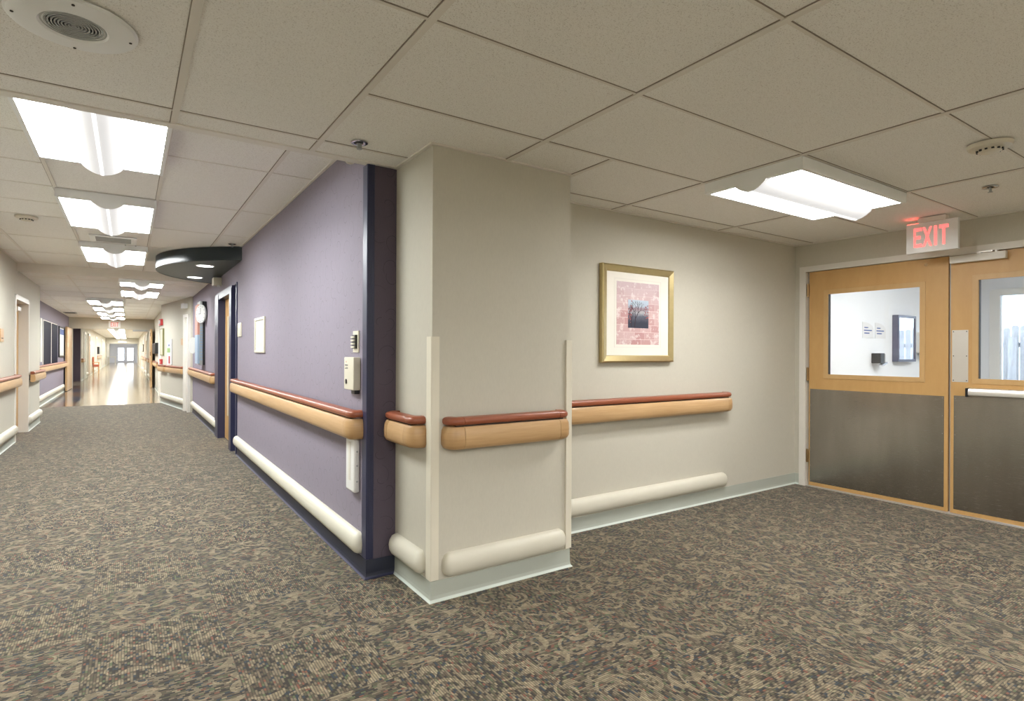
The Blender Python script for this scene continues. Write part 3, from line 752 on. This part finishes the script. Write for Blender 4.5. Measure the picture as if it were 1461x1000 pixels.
for a, b, c_, e_ in ((ax0 - .022, ax0 - .018, az0 - .02, az1 + .02), (ax1 + .018, ax1 + .022, az0 - .02, az1 + .02), (ax0 - .022, ax1 + .022, az1 + .018, az1 + .022), (ax0 - .022, ax1 + .022, az0 - .022, az0 - .018)):
    m.box(a, b, 3.0440, 3.0452, c_, e_)
m.build('mat_line', 'tee', pc)
pr = B(ax0, ax1, 3.0435, 3.0451, az0, az1).build('print', 'art', pc)
cx0, cx1, cz0, cz1 = 3.083, 3.300, 1.445, 1.655
B(cx0, cx1, 3.0425, 3.0436, cz0, cz1).build('center_picture', 'art2', pr)
m = MB()
def branch(p, a, L, w0, dep_):
    q = (p[0] + L * math.cos(a), p[1] + L * math.sin(a)); s_, c_ = math.sin(a), math.cos(a)
    w1 = w0 * .66
    m.prism([(p[0] - s_ * w0, 3.0425, p[1] + c_ * w0), (p[0] + s_ * w0, 3.0425, p[1] - c_ * w0), (q[0] + s_ * w1, 3.0425, q[1] - c_ * w1), (q[0] - s_ * w1, 3.0425, q[1] + c_ * w1)], (0, -.0006, 0))
    if dep_ > 0:
        for k_ in (-1, 1):
            na = a + k_ * random.uniform(.25, .65)
            nq = (min(cx1 - .03, max(cx0 + .02, q[0])), min(cz1 - .02, q[1]))
            branch(nq, na, L * random.uniform(.62, .8), w1, dep_ - 1)
branch((3.118, 1.455), 1.62, .058, .0045, 4); branch((3.150, 1.450), 1.42, .066, .005, 5); branch((3.12, 1.50), 1.2, .05, .002, 3)
m.build('painted_tree', 'twig', pr)
m = MB()
for i in range(46):
    sx = random.choice((0, 1)); px = random.gauss(3.105 if sx == 0 else 3.283, .012); pz = random.gauss(1.565, .030)
    px = min(cx1 - .006, max(cx0 + .006, px)); m.cyl((px, 3.0424, pz), (0, -1, 0), random.uniform(.003, .007), .0004, 7)
m.build('painted_foliage', 'rose', pr)

# ------------------------------------------------------------------ things on the near purple wall
PW = 1.0965
k = thing('wall_keypad', 'narrow ivory plate with dark louvred switch above the alarm box', 'switch', (PW, 3.245, 1.256))
B(PW - .008, PW, 3.195, 3.29, 1.254, 1.378, bev=.002).build('cover_plate', 'plastic', k)
kb = B(PW - .020, PW - .008, 3.212, 3.272, 1.275, 1.355, bev=.002).build('switch_block', 'black', k)
m = MB()
for i in range(4): m.box(PW - .027, PW - .019, 3.215, 3.272, 1.280 + i * .019, 1.289 + i * .019, bev=.001)
m.build('switch_bar', 'plastic', kb)
k = thing('alarm_box', 'ivory plastic alarm box with black keyhole on the near purple wall', 'alarm box', (PW, 3.265, 1.035))
bd = B(PW - .042, PW, 3.175, 3.345, 1.038, 1.226, bev=.007, seg=3).build('box_body', 'plastic', k, 35)
m = MB(); m.cyl((PW - .0425, 3.30, 1.085), (-1, 0, 0), .014, .004, 16); m.build('key_lock', 'black', k, 40)
m = MB()
for i, z in enumerate((1.178, 1.166, 1.160)): m.box(PW - .0432, PW - .042, 3.275, 3.325 - .01 * (i % 2), z - .0012, z + (.004 if i == 0 else .001))
m.build('printed_text', 'ink', k)
m = MB(); m.prism([(PW - .0425, 3.296, 1.196), (PW - .0425, 3.306, 1.196), (PW - .0425, 3.301, 1.205)], (-.0008, 0, 0)); m.build('warning_mark', 'redp', k)
B(PW - .03, PW, 3.19, 3.25, 1.016, 1.038, bev=.002).build('cable_connector', 'black', k)
k = thing('cable_cover', 'white vertical cable cover hanging below the near handrail end', 'cable cover', (PW, 3.25, .45))
B(PW - .036, PW, 3.178, 3.325, .455, .762, bev=.014, seg=4).build('cover_body', 'white', k, 35)
B(PW - .039, PW - .035, 3.235, 3.270, .52, .74, bev=.001).build('front_channel', 'frame', k)
m = MB()
for z in (.52, .61, .69): m.cyl((PW - .018, 3.178, z), (0, -1, 0), .005, .004, 10)
m.build('screws', 'grey', k)
k = thing('notice_board', 'blank white notice board in an ivory frame on the near purple wall', 'notice board', (PW, 6.15, 1.25))
m = MB()
for a, b, c_, e_ in ((5.895, 5.93, 1.245, 1.595), (6.365, 6.40, 1.245, 1.595), (5.895, 6.40, 1.245, 1.27), (5.895, 6.40, 1.57, 1.595)): m.box(PW - .016, PW, a, b, c_, e_, bev=.003)
m.build('frame', 'plastic', k); B(PW - .008, PW, 5.92, 6.38, 1.26, 1.58).build('board', 'plastic2', k)
k = thing('room_sign', 'small ivory room sign beside the dark doorway', 'sign', (PW, 7.42, 1.43))
B(PW - .012, PW, 7.29, 7.53, 1.43, 1.592, bev=.003).build('sign_plate', 'plastic', k)
m = MB(); m.box(PW - .0128, PW - .012, 7.34, 7.48, 1.53, 1.55).box(PW - .0128, PW - .012, 7.36, 7.46, 1.47, 1.478); m.build('printed_text', 'tee', k)
k = thing('wall_sensor', 'small white sensor tucked under the ceiling step on the purple wall', 'sensor', (PW, 3.3, 2.33))
m = MB(); m.box(PW - .03, PW, 3.25, 3.35, 2.37, 2.41, bev=.006); m.build('sensor_base', 'plastic', k)
m = MB(); m.lathe((PW - .035, 3.27, 2.372), (0, 0, -1), [(0, .0), (.032, 0), (.032, .008), (.022, .022), (.008, .028), (0, .029)], 16); m.build('sensor_dome', 'plastic', k, 40)

# ------------------------------------------------------------------ small things on the entrance ceiling
def smoke(label, x, y, z, r=.085):
    k = thing('smoke_detector', label, 'smoke detector', (x, y, z))
    MB().lathe((x, y, z), (0, 0, -1), [(0, 0), (r, 0), (r, .008), (r * .93, .018), (r * .6, .022), (0, .022)]).build('detector_base', 'plastic', k, 40)
    MB().lathe((x, y, z - .022), (0, 0, -1), [(0, 0), (r * .52, 0), (r * .52, .012), (r * .45, .017), (r * .2, .02), (0, .02)]).build('detector_chamber', 'plastic', k, 40)
    m = MB()
    for i in range(12):
        a = 2 * PI * i / 12; c_, s_ = math.cos(a), math.sin(a); R_ = r * .53
        m.box(x + c_ * R_ - .005, x + c_ * R_ + .005, y + s_ * R_ - .005, y + s_ * R_ + .005, z - .034, z - .027)
    m.build('vent_slots', 'black', k)
    return k
smoke('ivory smoke detector on the ceiling right of the light, above the doors', 3.54, 1.03, H, .092)
smoke('ivory smoke detector on the corridor ceiling left of the lights', -.777, 6.80, H2, .085)
def sprinkler(label, x, y, z, dz=.03):
    k = thing('sprinkler_head', label, 'sprinkler', (x, y, z), 'ceiling sprinklers')
    MB().lathe((x, y, z), (0, 0, -1), [(0, 0), (.042, 0), (.042, .002), (.036, .005), (.020, .002), (.018, .0), (0, .0)]).build('escutcheon', 'chrome', k, 40)
    m = MB(); m.lathe((x, y, z), (0, 0, -1), [(.017, 0), (.017, .004), (0, .0045)], 20); m.build('recess', 'black', k)
    m = MB(); m.cyl((x, y, z), (0, 0, -1), .007, dz, 10).cyl((x, y, z - dz), (0, 0, -1), .013, .003, 14).box(x - .012, x - .009, y - .003, y + .003, z - dz, z - .004).box(x + .009, x + .012, y - .003, y + .003, z - dz, z - .004)
    m.build('nozzle', 'grey', k, 40)
sprinkler('chrome sprinkler head in the ceiling just left of the column top', .950, 2.785, H)
sprinkler('dark sprinkler head in the ceiling near the exit sign', 4.445, 1.29, H)
sprinkler('sprinkler head over the dark teal canopy', .975, 7.18, H2)
k = thing('ceiling_speaker', 'round white ceiling speaker with a dark perforated grille, top left', 'speaker', (-.148, 2.281, H))
MB().lathe((-.148, 2.290, H), (0, 0, -1), [(.07, 0), (.172, 0), (.172, .004), (.166, .010), (.150, .013), (.092, .014), (.086, .008), (.07, .006)], 64).build('speaker_ring', 'lamp_white', k, 30)
MB().lathe((-.148, 2.290, H), (0, 0, -1), [(0, .004), (.088, .004), (.088, .006), (0, .006)], 48).build('grille_back', 'black', k)
m = MB()
for i in range(10):
    r = .088 * (i + .3) / 10
    m.lathe((-.148, 2.290, H), (0, 0, -1), [(r, .006), (r + .0042, .006), (r + .0042, .009), (r, .009), (r, .006)], 48)
m.build('grille_rings', 'grey', k)
m = MB()
for a in (.05, PI / 2 + .05, PI + .05, 1.5 * PI + .05): m.cyl((-.148 + .150 * math.cos(a), 2.29 + .150 * math.sin(a), H - .012), (0, 0, -1), .0045, .003, 8)
m.build('screws', 'dark', k)
k = thing('ceiling_vent', 'slotted grey air vent between the second and third corridor lights', 'vent', (-.14, 7.62, H2))
m = MB()
for a, b, c_, e_ in ((-.35, .07, 7.42, 7.47), (-.35, .07, 7.80, 7.85), (-.35, -.30, 7.42, 7.85), (.02, .07, 7.42, 7.85)): m.box(a, b, c_, e_, H2 - .012, H2)
m.build('vent_frame', 'lamp_white', k)
B(-.31, .03, 7.46, 7.81, H2 - .002, H2).build('vent_back', 'dark', k)
m = MB()
for i in range(5): m.prism([(-.30, 7.48 + i * .065, H2 - .004), (-.30, 7.515 + i * .065, H2 - .012), (-.30, 7.518 + i * .065, H2 - .010), (-.30, 7.484 + i * .065, H2 - .002)], (.32, 0, 0))
m.build('vent_slats', 'grey', k)
m = MB(); m.box(-.04, -.03, 7.84, 7.95, H2 - .01, H2).box(.06, .07, 7.86, 7.95, H2 - .01, H2); m.build('latch', 'grey', k)

# ------------------------------------------------------------------ teal canopy over the dark doorway
cn = thing('ceiling_canopy', 'dark teal half round canopy with two downlights on the purple wall', 'canopy', (1.097, 8.7, 2.33))
cyc, hw, sg, zt, zb = 8.72, 1.42, .81, H2, 2.322
R_ = (hw * hw + sg * sg) / (2 * sg); cxx = 1.097 - sg + R_; a0 = math.asin(hw / R_)
pts = [(cxx - R_ * math.cos(-a0 + 2 * a0 * i / 48), cyc + R_ * math.sin(-a0 + 2 * a0 * i / 48)) for i in range(49)]
m = MB(); m.grid([[(x, y, zt) for x, y in pts], [(x, y, zb) for x, y in pts]]); m.grid([[(x + .02, y, zt) for x, y in pts], [(x + .02, y, zb) for x, y in pts]])
m.build('fascia', 'disc', cn, 60)
m = MB(); m.prism([(x, y, zb + .002) for x, y in pts], (0, 0, .012)); m.build('underside', 'disc_under', cn)
for y_, x_ in ((8.06, .79), (9.40, .79)):
    m = MB(); m.lathe((x_, y_, zb + .002), (0, 0, -1), [(0, 0), (.092, 0), (.092, .003), (0, .003)], 32); dl = m.build('downlight', 'can', cn)
    m = MB(); m.lathe((x_, y_, zb + .002), (0, 0, -1), [(.092, 0), (.108, 0), (.106, .006), (.092, .006), (.092, 0)], 32); m.build('trim_ring', 'white', dl, 40)
k = thing('emergency_light', 'small ivory box on the wall under the teal canopy', 'light box', (1.097, 9.2, 2.18))
B(.99, 1.096, 9.02, 9.20, 2.19, 2.30, bev=.006).build('box_body', 'plastic', k)
B(1.03, 1.07, 9.0, 9.02, 2.165, 2.19, bev=.004).build('lamp_lens', 'paper', k)

# ------------------------------------------------------------------ dark navy doorway
k = sthing('door_3', 'maple door inside a deep navy frame under the teal canopy', 'door', (1.18, 8.7, 0))
boxes([(1.068, 1.253, 7.93, 8.10, 0, 2.06), (1.070, 1.20, 9.20, 9.56, 0, 2.06), (1.075, 1.258, 7.93, 9.56, 2.0, 2.09)]).build('door_frame', 'navy', k)
B(1.083, 1.099, 7.61, 7.66, 0, 2.10).build('frame_edge', 'navy', k)
lf = B(1.165, 1.205, 8.11, 9.20, .01, 2.0).build('leaf', 'door', k)
m = MB(); m.box(1.158, 1.165, 8.86, 8.94, .35, 1.75, bev=.002); m.build('edge_guard', 'plastic', lf)
m = MB(); m.cyl((1.165, 8.25, .98), (-1, 0, 0), .012, .045, 10).box(1.115, 1.128, 8.24, 8.35, .968, .99); m.build('handle', 'chrome', lf, 40)

# ------------------------------------------------------------------ clock display on the purple wall beyond the doorway
def disc_on_x(m, x, y, z, ry, rz, t=.012, n=32):
    R = [[(x - t * q, y + ry * math.cos(2 * PI * i / n), z + rz * math.sin(2 * PI * i / n)) for i in range(n)] for q in (0, 1)]
    m.grid(R, True, True); return m
def tilted_disc(m, c, r, t, al=.38):
    n_ = Vector((-math.cos(al), -math.sin(al), 0)); return m.cyl(Vector(c), n_, r, t, 36)
k = thing('wall_clock', 'round white clock face turned toward the entrance on the purple wall', 'clock', (1.09, 10.95, 1.72))
tilted_disc(MB(), (1.025, 10.93, 1.885), .155, .022).build('clock_face', 'clock', k)
nn = Vector((-math.cos(.38), -math.sin(.38), 0)); tt = Vector((math.sin(.38), -math.cos(.38), 0)); cc = Vector((1.025, 10.93, 1.885)) + nn * .022
def on_disc(m, u0, u1, z0_, z1_):
    m.prism([cc + tt * u0 + Vector((0, 0, z0_)), cc + tt * u1 + Vector((0, 0, z0_)), cc + tt * u1 + Vector((0, 0, z1_)), cc + tt * u0 + Vector((0, 0, z1_))], nn * .002)
m = MB()
for i in range(12):
    a = PI * i / 6; on_disc(m, .13 * math.cos(a) - .006, .13 * math.cos(a) + .006, .13 * math.sin(a) - .006, .13 * math.sin(a) + .006)
m.build('hour_marks', 'ink', k)
m = MB(); on_disc(m, -.004, .004, 0, .10); on_disc(m, -.07, 0, -.004, .004); m.build('clock_hands', 'ink', k)
B(1.03, 1.096, 10.92, 10.98, 1.84, 2.10).build('clock_bracket', 'black', k)
k = thing('wall_display', 'tall narrow salmon and blue display standing off the wall under the clock', 'display', (1.096, 11.35, 1.02))
B(1.062, 1.096, 11.12, 11.6, 1.02, 2.04).build('dark_board', 'black', k)
B(1.018, 1.060, 11.14, 11.6, 1.02, 2.12).build('slatted_board', 'grey', k)
m = MB()
for i in range(12): m.box(1.020, 1.058, 11.128, 11.14, 1.10 + i * .05, 1.128 + i * .05)
m.build('slats', 'sky_board', k)
B(.982, 1.016, 11.16, 11.6, 1.54, 2.06).build('salmon_panel', 'pink', k)
B(.982, 1.016, 11.16, 11.6, 1.04, 1.54).build('blue_panel', 'sky_board', k)
k = thing('wall_plate_disc', 'small round white disc beyond the narrow salmon and blue display', 'disc', (1.09, 12.1, 1.2))
tilted_disc(MB(), (1.0, 12.1, 1.36), .15, .02).build('disc_body', 'clock', k)
B(1.0, 1.096, 12.08, 12.13, 1.34, 1.38).build('disc_mount', 'grey', k)

# ------------------------------------------------------------------ left wall doorway
k = sthing('door_4', 'maple door half hidden in the left wall doorway', 'door', (-1.34, 10.9, 0))
boxes([(-1.40, -1.278, 11.46, 11.52, 0, 2.01), (-1.40, -1.278, 10.24, 10.30, 0, 2.01), (-1.40, -1.278, 10.30, 11.46, 1.965, 2.03)]).build('door_frame', 'frame', k)
lf = B(-1.44, -1.40, 10.30, 11.46, .01, 1.965).build('leaf', 'door', k)
B(-1.40, -1.34, 10.95, 11.25, 1.84, 1.90, bev=.004).build('door_closer', 'alum', lf)
m = MB(); m.cyl((-1.40, 10.42, .98), (1, 0, 0), .012, .05, 10).box(-1.36, -1.345, 10.41, 10.53, .97, .99); m.build('handle', 'chrome', lf)
k = thing('wall_plaque', 'small tan plaque on the left wall before the doorway', 'plaque', (-1.292, 9.25, 1.4)); B(-1.292, -1.28, 9.16, 9.36, 1.36, 1.52, bev=.002).build('plaque_plate', 'rail', k); B(-1.28, -1.279, 9.2, 9.32, 1.40, 1.41).build('printed_line', 'ink', k)

# left purple wall: windows with dark blinds, poster
for i, (a, b) in enumerate(((17.05, 18.45), (18.72, 20.05))):
    d = sthing('window_%d' % (i + 3), ['nearer', 'farther'][i] + ' pair of dark navy blinds on the left purple wall', 'window', (-1.648, (a + b) / 2, .93))
    c_ = (a + b) / 2
    m = MB()
    for y_ in (a - .07, c_ - .03, b): m.box(-1.649, -1.636, y_, y_ + .06, .93, 1.94, bev=.002)
    m.box(-1.649, -1.636, a - .07, b + .06, 1.94, 1.975)
    m.build('window_frame', 'frame', d)
    for p, q in ((a, c_ - .03), (c_ + .03, b)):
        m = MB(); n_ = 7
        for j in range(n_):
            y_ = p + (q - p) * j / n_; m.prism([(-1.648, y_, .93), (-1.62, y_ + (q - p) / n_ * .6, .93), (-1.648, y_ + (q - p) / n_ * .98, .93)], (0, 0, 1.02))
        m.build('blind', 'slat', d)
k = thing('door_jamb_board', 'tall narrow tan board on the near end of the left purple wall', 'board', (-1.649, 16.5, 1)); B(-1.649, -1.62, 16.35, 16.6, 1.0, 1.98).build('board_body', 'frame', k)
k = thing('framed_poster', 'black framed pale poster right of the dark blinds', 'poster', (-1.648, 21.3, 1.08))
m = MB()
for a, b, c_, e_ in ((20.5, 20.58, 1.07, 1.95), (21.95, 22.03, 1.07, 1.95), (20.58, 21.95, 1.07, 1.11), (20.58, 21.95, 1.91, 1.95)): m.box(-1.649, -1.615, a, b, c_, e_)
m.build('frame', 'black', k); p_ = B(-1.647, -1.63, 20.57, 21.96, 1.1, 1.92).build('poster_sheet', 'poster', k)
B(-1.6298, -1.628, 20.62, 21.92, 1.72, 1.88).build('blue_heading', 'blue', p_)

# ------------------------------------------------------------------ slanting wall things (built along the wall's own direction)
def on_ang(s0, s1, z0, z1, t, m=None):
    m = m or MB(); a, b = ang(s0), ang(s1)
    a, b = a + nv * .0015, b + nv * .0015
    m.prism([a + Vector((0, 0, z0)), b + Vector((0, 0, z0)), b + Vector((0, 0, z1)), a + Vector((0, 0, z1))], nv * t); return m
k = sthing('door_5', 'pale door frame at the near end of the slanting wall', 'door', tuple(ang(.07)))
m = MB(); on_ang(.005, .03, 0, 2.0, .05, m); on_ang(.12, .148, 0, 2.0, .05, m); on_ang(.005, .148, 1.96, 2.02, .05, m); m.build('door_frame', 'frame', k)
on_ang(.03, .12, .01, 1.96, .008).build('leaf', 'tee', k)
k = thing('exit_marker', 'small white box above the pale door on the slanting wall', 'light box', tuple(ang(.12, 2.15))); on_ang(.09, .15, 2.15, 2.25, .09).build('box_body', 'paper', k)
k = thing('wall_plaque', 'small tan plaque on the slanting wall by the pale door', 'plaque', tuple(ang(.22, 1.39))); on_ang(.165, .27, 1.385, 1.525, .015).build('plaque_plate', 'rail', k)
k = thing('notice_strip', 'tall white notice strip on the slanting wall', 'notice', tuple(ang(.59, 1))); on_ang(.57, .605, .95, 1.53, .02).build('strip', 'paper', k)
k = thing('colour_card', 'green and white card with a red lower panel on the slanting wall', 'card', tuple(ang(.68, 1)))
on_ang(.62, .74, .93, 1.45, .012).build('card', 'paper', k); on_ang(.63, .73, 1.22, 1.33, .016).build('green_print', 'multi', k); on_ang(.635, .68, .97, 1.14, .016).build('red_print', 'redp', k); on_ang(.65, .69, 1.37, 1.41, .016).build('blue_print', 'blue', k)
k = thing('framed_board', 'tall olive framed board on the slanting wall', 'board', tuple(ang(.92, 1.15))); on_ang(.87, .985, 1.15, 1.80, .03).build('frame', 'green', k); on_ang(.885, .97, 1.17, 1.78, .034).build('board', 'plastic', k)
k = thing('fire_alarm', 'red fire alarm strobe near the top of the slanting wall', 'fire alarm', tuple(ang(.97, 1.87)))
m = MB(); on_ang(.92, .995, 1.88, 2.03, .05, m); m.build('alarm_body', 'redp', k); on_ang(.935, .965, 1.91, 2.0, .07).build('strobe_lens', 'paper', k)
k = thing('pull_station', 'small red box below the olive framed board', 'fire alarm', tuple(ang(.96, .93))); on_ang(.93, .985, .94, 1.06, .04).build('box_body', 'redp', k); on_ang(.945, .97, .98, 1.0, .046).build('pull_bar', 'paper', k)
k = thing('wall_screen', 'black screen on the right wall before the fire doors', 'screen', (.748, 20.8, 1.2)); B(.66, .748, 20.2, 22.6, 1.17, 1.5, bev=.004).build('screen_body', 'black', k); B(.655, .66, 20.3, 22.5, 1.2, 1.47).build('screen_glass', 'dark', k)
k = sthing('door_7', 'pale door frame on the right wall past the slanting wall', 'door', (.745, 18.8, 0))
boxes([(.70, .752, 17.5, 17.62, 0, 2.0), (.70, .752, 18.9, 19.02, 0, 2.0), (.70, .752, 17.5, 19.02, 1.95, 2.03)]).build('door_frame', 'frame', k); B(.735, .75, 17.62, 18.9, .01, 1.95).build('leaf', 'tee', k)
rail('maple handrail on the right wall under the black screen', (.75, 19.4), (.75, 23.0), W, tiny=True)

# ------------------------------------------------------------------ fire doors, exit sign over them
k = sthing('door_8', 'left maple fire door folded open against the purple wall', 'door', (-1.53, 23, 0))
lf = B(-1.612, -1.562, 22.2, 23.98, .012, 1.99).build('leaf', 'rail', k)
m = MB(); m.box(-1.63, -1.612, 22.3, 22.5, .92, 1.02); m.build('handle', 'chrome', lf); B(-1.562, -1.556, 22.25, 22.4, 1.36, 1.5).build('small_sign', 'plastic', lf)
k = sthing('door_9', 'right maple fire door seen edge on', 'door', (.64, 23, 0))
lf = B(.61, .66, 22.7, 23.98, .012, 1.99).build('leaf', 'rail', k)
m = MB()
for z in (.25, 1.1, 1.75): m.box(.60, .61, 22.7, 22.8, z, z + .12)
m.build('hinge', 'dark', lf)
ex2 = thing('exit_sign', 'small white exit sign with red letters on the far cross wall', 'exit sign', (-.4, 23.96, 2.04))
B(-.57, -.235, 23.95, 23.998, 2.045, 2.28, bev=.004).build('sign_housing', 'white', ex2)
m = MB(); exit_letters(m, lambda u, v, w_: (-.51 + u * .215, 23.95 - w_, 2.09 + v * .145), 1, 1, .003); m.build('lettering', 'exit_faint', ex2)
k = thing('door_closer', 'grey door closer box under the fire door header', 'door closer', (.3, 23.9, 1.93)); B(.12, .55, 23.9, 24.0, 1.935, 1.995, bev=.004).build('closer_body', 'grey', k); B(.2, .6, 23.75, 23.9, 1.95, 1.965).build('closer_arm', 'grey', k)
ex3 = thing('exit_sign', 'tiny pale sign hanging at the second cross wall', 'exit sign', (-.4, 59.8, 1.9)); B(-.75, -.15, 59.9, 59.999, 1.94, 2.10).build('sign_housing', 'white', ex3)

# ------------------------------------------------------------------ far corridor beyond the fire doors
def far_door(n, label, side, y, wd=1.1, z1=1.98, open_=False, mat='tee'):
    x = -1.63 if side < 0 else .75; s_ = 1 if side < 0 else -1
    k = sthing('door_%d' % n, label, 'door', (x, y, 0))
    a = x; b = x + s_ * .05
    boxes([(min(a, b), max(a, b), y - .12, y, 0, z1 + .1), (min(a, b), max(a, b), y + wd, y + wd + .12, 0, z1 + .1), (min(a, b), max(a, b), y - .12, y + wd + .12, z1, z1 + .1)]).build('door_frame', 'frame', k)
    c_ = x + s_ * .012
    B(min(a, c_), max(a, c_), y, y + wd, .01, z1).build('leaf', mat, k)
n = 10
for side, y, mat, wrd in ((-1, 31.0, 'cove_lip', 'pale green door beyond the alcove on the left'), (-1, 34.2, 'rail', 'tan door on the left wall beyond the fire doors'), (-1, 41.5, 'tee', 'pale door farther down the left wall'), (-1, 50.5, 'dark', 'dark doorway far down the left wall'),
                          (1, 26.5, 'tee', 'first pale door on the right beyond the fire doors'), (1, 31.0, 'cove_lip', 'second pale door on the right beyond the fire doors'), (1, 36.5, 'rail', 'third door, tan, on the right beyond the fire doors'), (1, 45, 'tee', 'fourth pale door on the right beyond the fire doors')):
    far_door(n, wrd, side, y, mat=mat); n += 1
rail('maple handrail stub past the purple alcove on the left', (-1.63, 29.6), (-1.63, 30.8), E_, group='handrails beyond the fire doors', tiny=True)
rail('maple handrail past the tan door on the left of the far corridor', (-1.63, 42.9), (-1.63, 50.2), E_, group='handrails beyond the fire doors', tiny=True)
for a, b, q in ((27.9, 30.8, 'first'), (32.4, 36.3, 'second'), (37.9, 44.8, 'third')):
    rail(q + ' maple handrail on the right of the far corridor', (.75, a), (.75, b), W, group='handrails beyond the fire doors', tiny=True)
    crash(q + ' cream bumper on the right of the far corridor', (.75, a), (.75, b), W, group='bumpers beyond the fire doors')
for a, b, q in ((32.4, 34.0, 'first'), (39.2, 41.2, 'second')):
    crash(q + ' cream bumper on the left of the far corridor', (-1.63, a), (-1.63, b), E_, group='bumpers beyond the fire doors')
k = thing('armchair', 'reddish armchair against the left wall of the far corridor', 'chair', (-1.3, 38.5, 0))
B(-1.60, -1.33, 38.2, 38.8, .38, .50, bev=.02).build('seat', 'orange', k); B(-1.62, -1.56, 38.2, 38.8, .5, .92, bev=.02).build('backrest', 'orange', k)
for x_ in (-1.60, -1.37):
    for y_ in (38.22, 38.74): B(x_, x_ + .035, y_, y_ + .035, 0, .60).build('leg', 'rail', k)
MB().box(-1.6, -1.33, 38.19, 38.24, .60, .64).box(-1.6, -1.33, 38.76, 38.81, .60, .64).build('armrest', 'rail', k)
k = thing('wall_lamp', 'small glowing wall light above the chair in the far corridor', 'wall lamp', (-1.62, 36.4, 1.6)); B(-1.629, -1.55, 36.3, 36.6, 1.55, 1.75, bev=.02).build('lamp_shade', 'lens_rib', k); B(-1.629, -1.60, 36.35, 36.55, 1.5, 1.55).build('lamp_bracket', 'grey', k)
k = thing('wall_screen', 'black screen on the left wall of the far corridor', 'screen', (-1.62, 44.5, 1.2)); B(-1.629, -1.52, 43.9, 45.3, 1.05, 1.5).build('screen_body', 'black', k)
k = thing('framed_picture', 'dark framed picture on the right wall of the far corridor', 'picture', (.74, 40.5, 1.3)); B(.70, .749, 40, 41, 1.2, 1.65).build('frame', 'dark', k); B(.695, .70, 40.1, 40.9, 1.25, 1.6).build('print', 'poster', k)
k = thing('framed_board', 'brown framed board on the right wall beyond the fire doors', 'board', (.74, 33.5, 1.3)); B(.70, .749, 33, 34.4, 1.1, 1.75).build('frame', 'rail', k); B(.695, .70, 33.1, 34.3, 1.15, 1.7).build('board', 'plastic', k)
k = thing('white_cart', 'white side table far down the left of the corridor', 'table', (-1.2, 62, 0))
B(-1.62, -.95, 61.5, 62.7, .68, .74).build('table_top', 'white', k)
for x_ in (-1.6, -1.0):
    for y_ in (61.55, 62.6): B(x_, x_ + .05, y_, y_ + .05, 0, .68).build('leg', 'white', k)
smoke('smoke detector on the far ceiling before the exit sign', .0, 14.2, H3, .08)
for x_, y_, q in ((-1.42, 21.1, 'dark ceiling vent over the poster on the far left'),):
    k = thing('ceiling_vent', q, 'vent', (x_, y_, H3)); B(x_ - .15, x_ + .15, y_ - .25, y_ + .25, H3 - .012, H3).build('vent_frame', 'grey', k); B(x_ - .12, x_ + .12, y_ - .21, y_ + .21, H3 - .014, H3 - .011).build('vent_slats', 'dark', k)

# ------------------------------------------------------------------ things on the entry wall behind the left door
VY = 3.199
for x_, q in ((6.995, 'left'), (7.30, 'right')):
    k = thing('paper_notice', q + ' arched white paper notice behind the left door glass', 'notice', (x_ + .13, VY, 1.44), 'paper notices on the entry wall')
    z0_ = 1.442; m = MB(); pts_ = [(x_, VY, z0_), (x_ + .265, VY, z0_)] + [(x_ + .02 + .245 * math.cos(t * PI / 16), VY, z0_ + .10 + .085 * math.sin(t * PI / 16)) for t in range(0, 9)] + [(x_, VY, z0_ + .185)]
    m.prism(pts_, (0, -.004, 0)); m.build('sheet', 'paper', k)
    m = MB()
    for i, (l0, l1) in enumerate(((.04, .13), (.03, .22), (.04, .16))): m.box(x_ + l0, x_ + l1, VY - .005, VY - .004, z0_ + .115 - i * .032, z0_ + .128 - i * .032)
    m.build('printed_lines', 'blue', k)
k = thing('soap_dispenser', 'small black and grey dispenser on the entry wall', 'dispenser', (7.28, VY, 1.12))
B(7.215, 7.32, VY - .10, VY, 1.15, 1.268, bev=.006).build('dispenser_body', 'black', k); B(7.32, 7.41, VY - .07, VY, 1.15, 1.26, bev=.004).build('side_cover', 'grey', k)
m = MB(); m.prism([(7.27, VY - .10, 1.118), (7.40, VY - .10, 1.15), (7.38, VY - .10, 1.165), (7.26, VY - .10, 1.135)], (0, .04, 0)); m.build('push_lever', 'chrome', k)
k = thing('wall_mirror', 'navy framed mirror reflecting daylight on the entry wall', 'mirror', (8.0, VY, 1.16))
m = MB()
for a, b, c_, e_ in ((7.745, 7.775, 1.165, 1.735), (8.205, 8.235, 1.165, 1.735), (7.775, 8.205, 1.165, 1.195), (7.775, 8.205, 1.705, 1.735)): m.box(a, b, VY - .07, VY, c_, e_, bev=.003)
m.build('frame', 'blueframe', k); B(7.77, 8.21, VY - .06, VY - .055, 1.19, 1.71).build('mirror_glass', 'mirror', k)
k = thing('towel_dispenser', 'white paper towel dispenser right of the mirror on the entry wall', 'dispenser', (8.55, VY, 1.25))
B(8.38, 8.74, VY - .14, VY, 1.27, 1.54, bev=.02, seg=3).build('dispenser_body', 'white', k, 40); B(8.42, 8.5, VY - .12, VY - .02, 1.245, 1.27).build('paper_slot', 'grey', k)
k = thing('socket_plate', 'small pink and grey socket plate low on the entry wall', 'socket', (8.7, VY, 1.08)); B(8.62, 8.72, VY - .012, VY, 1.07, 1.16, bev=.003).build('plate', 'pink', k)
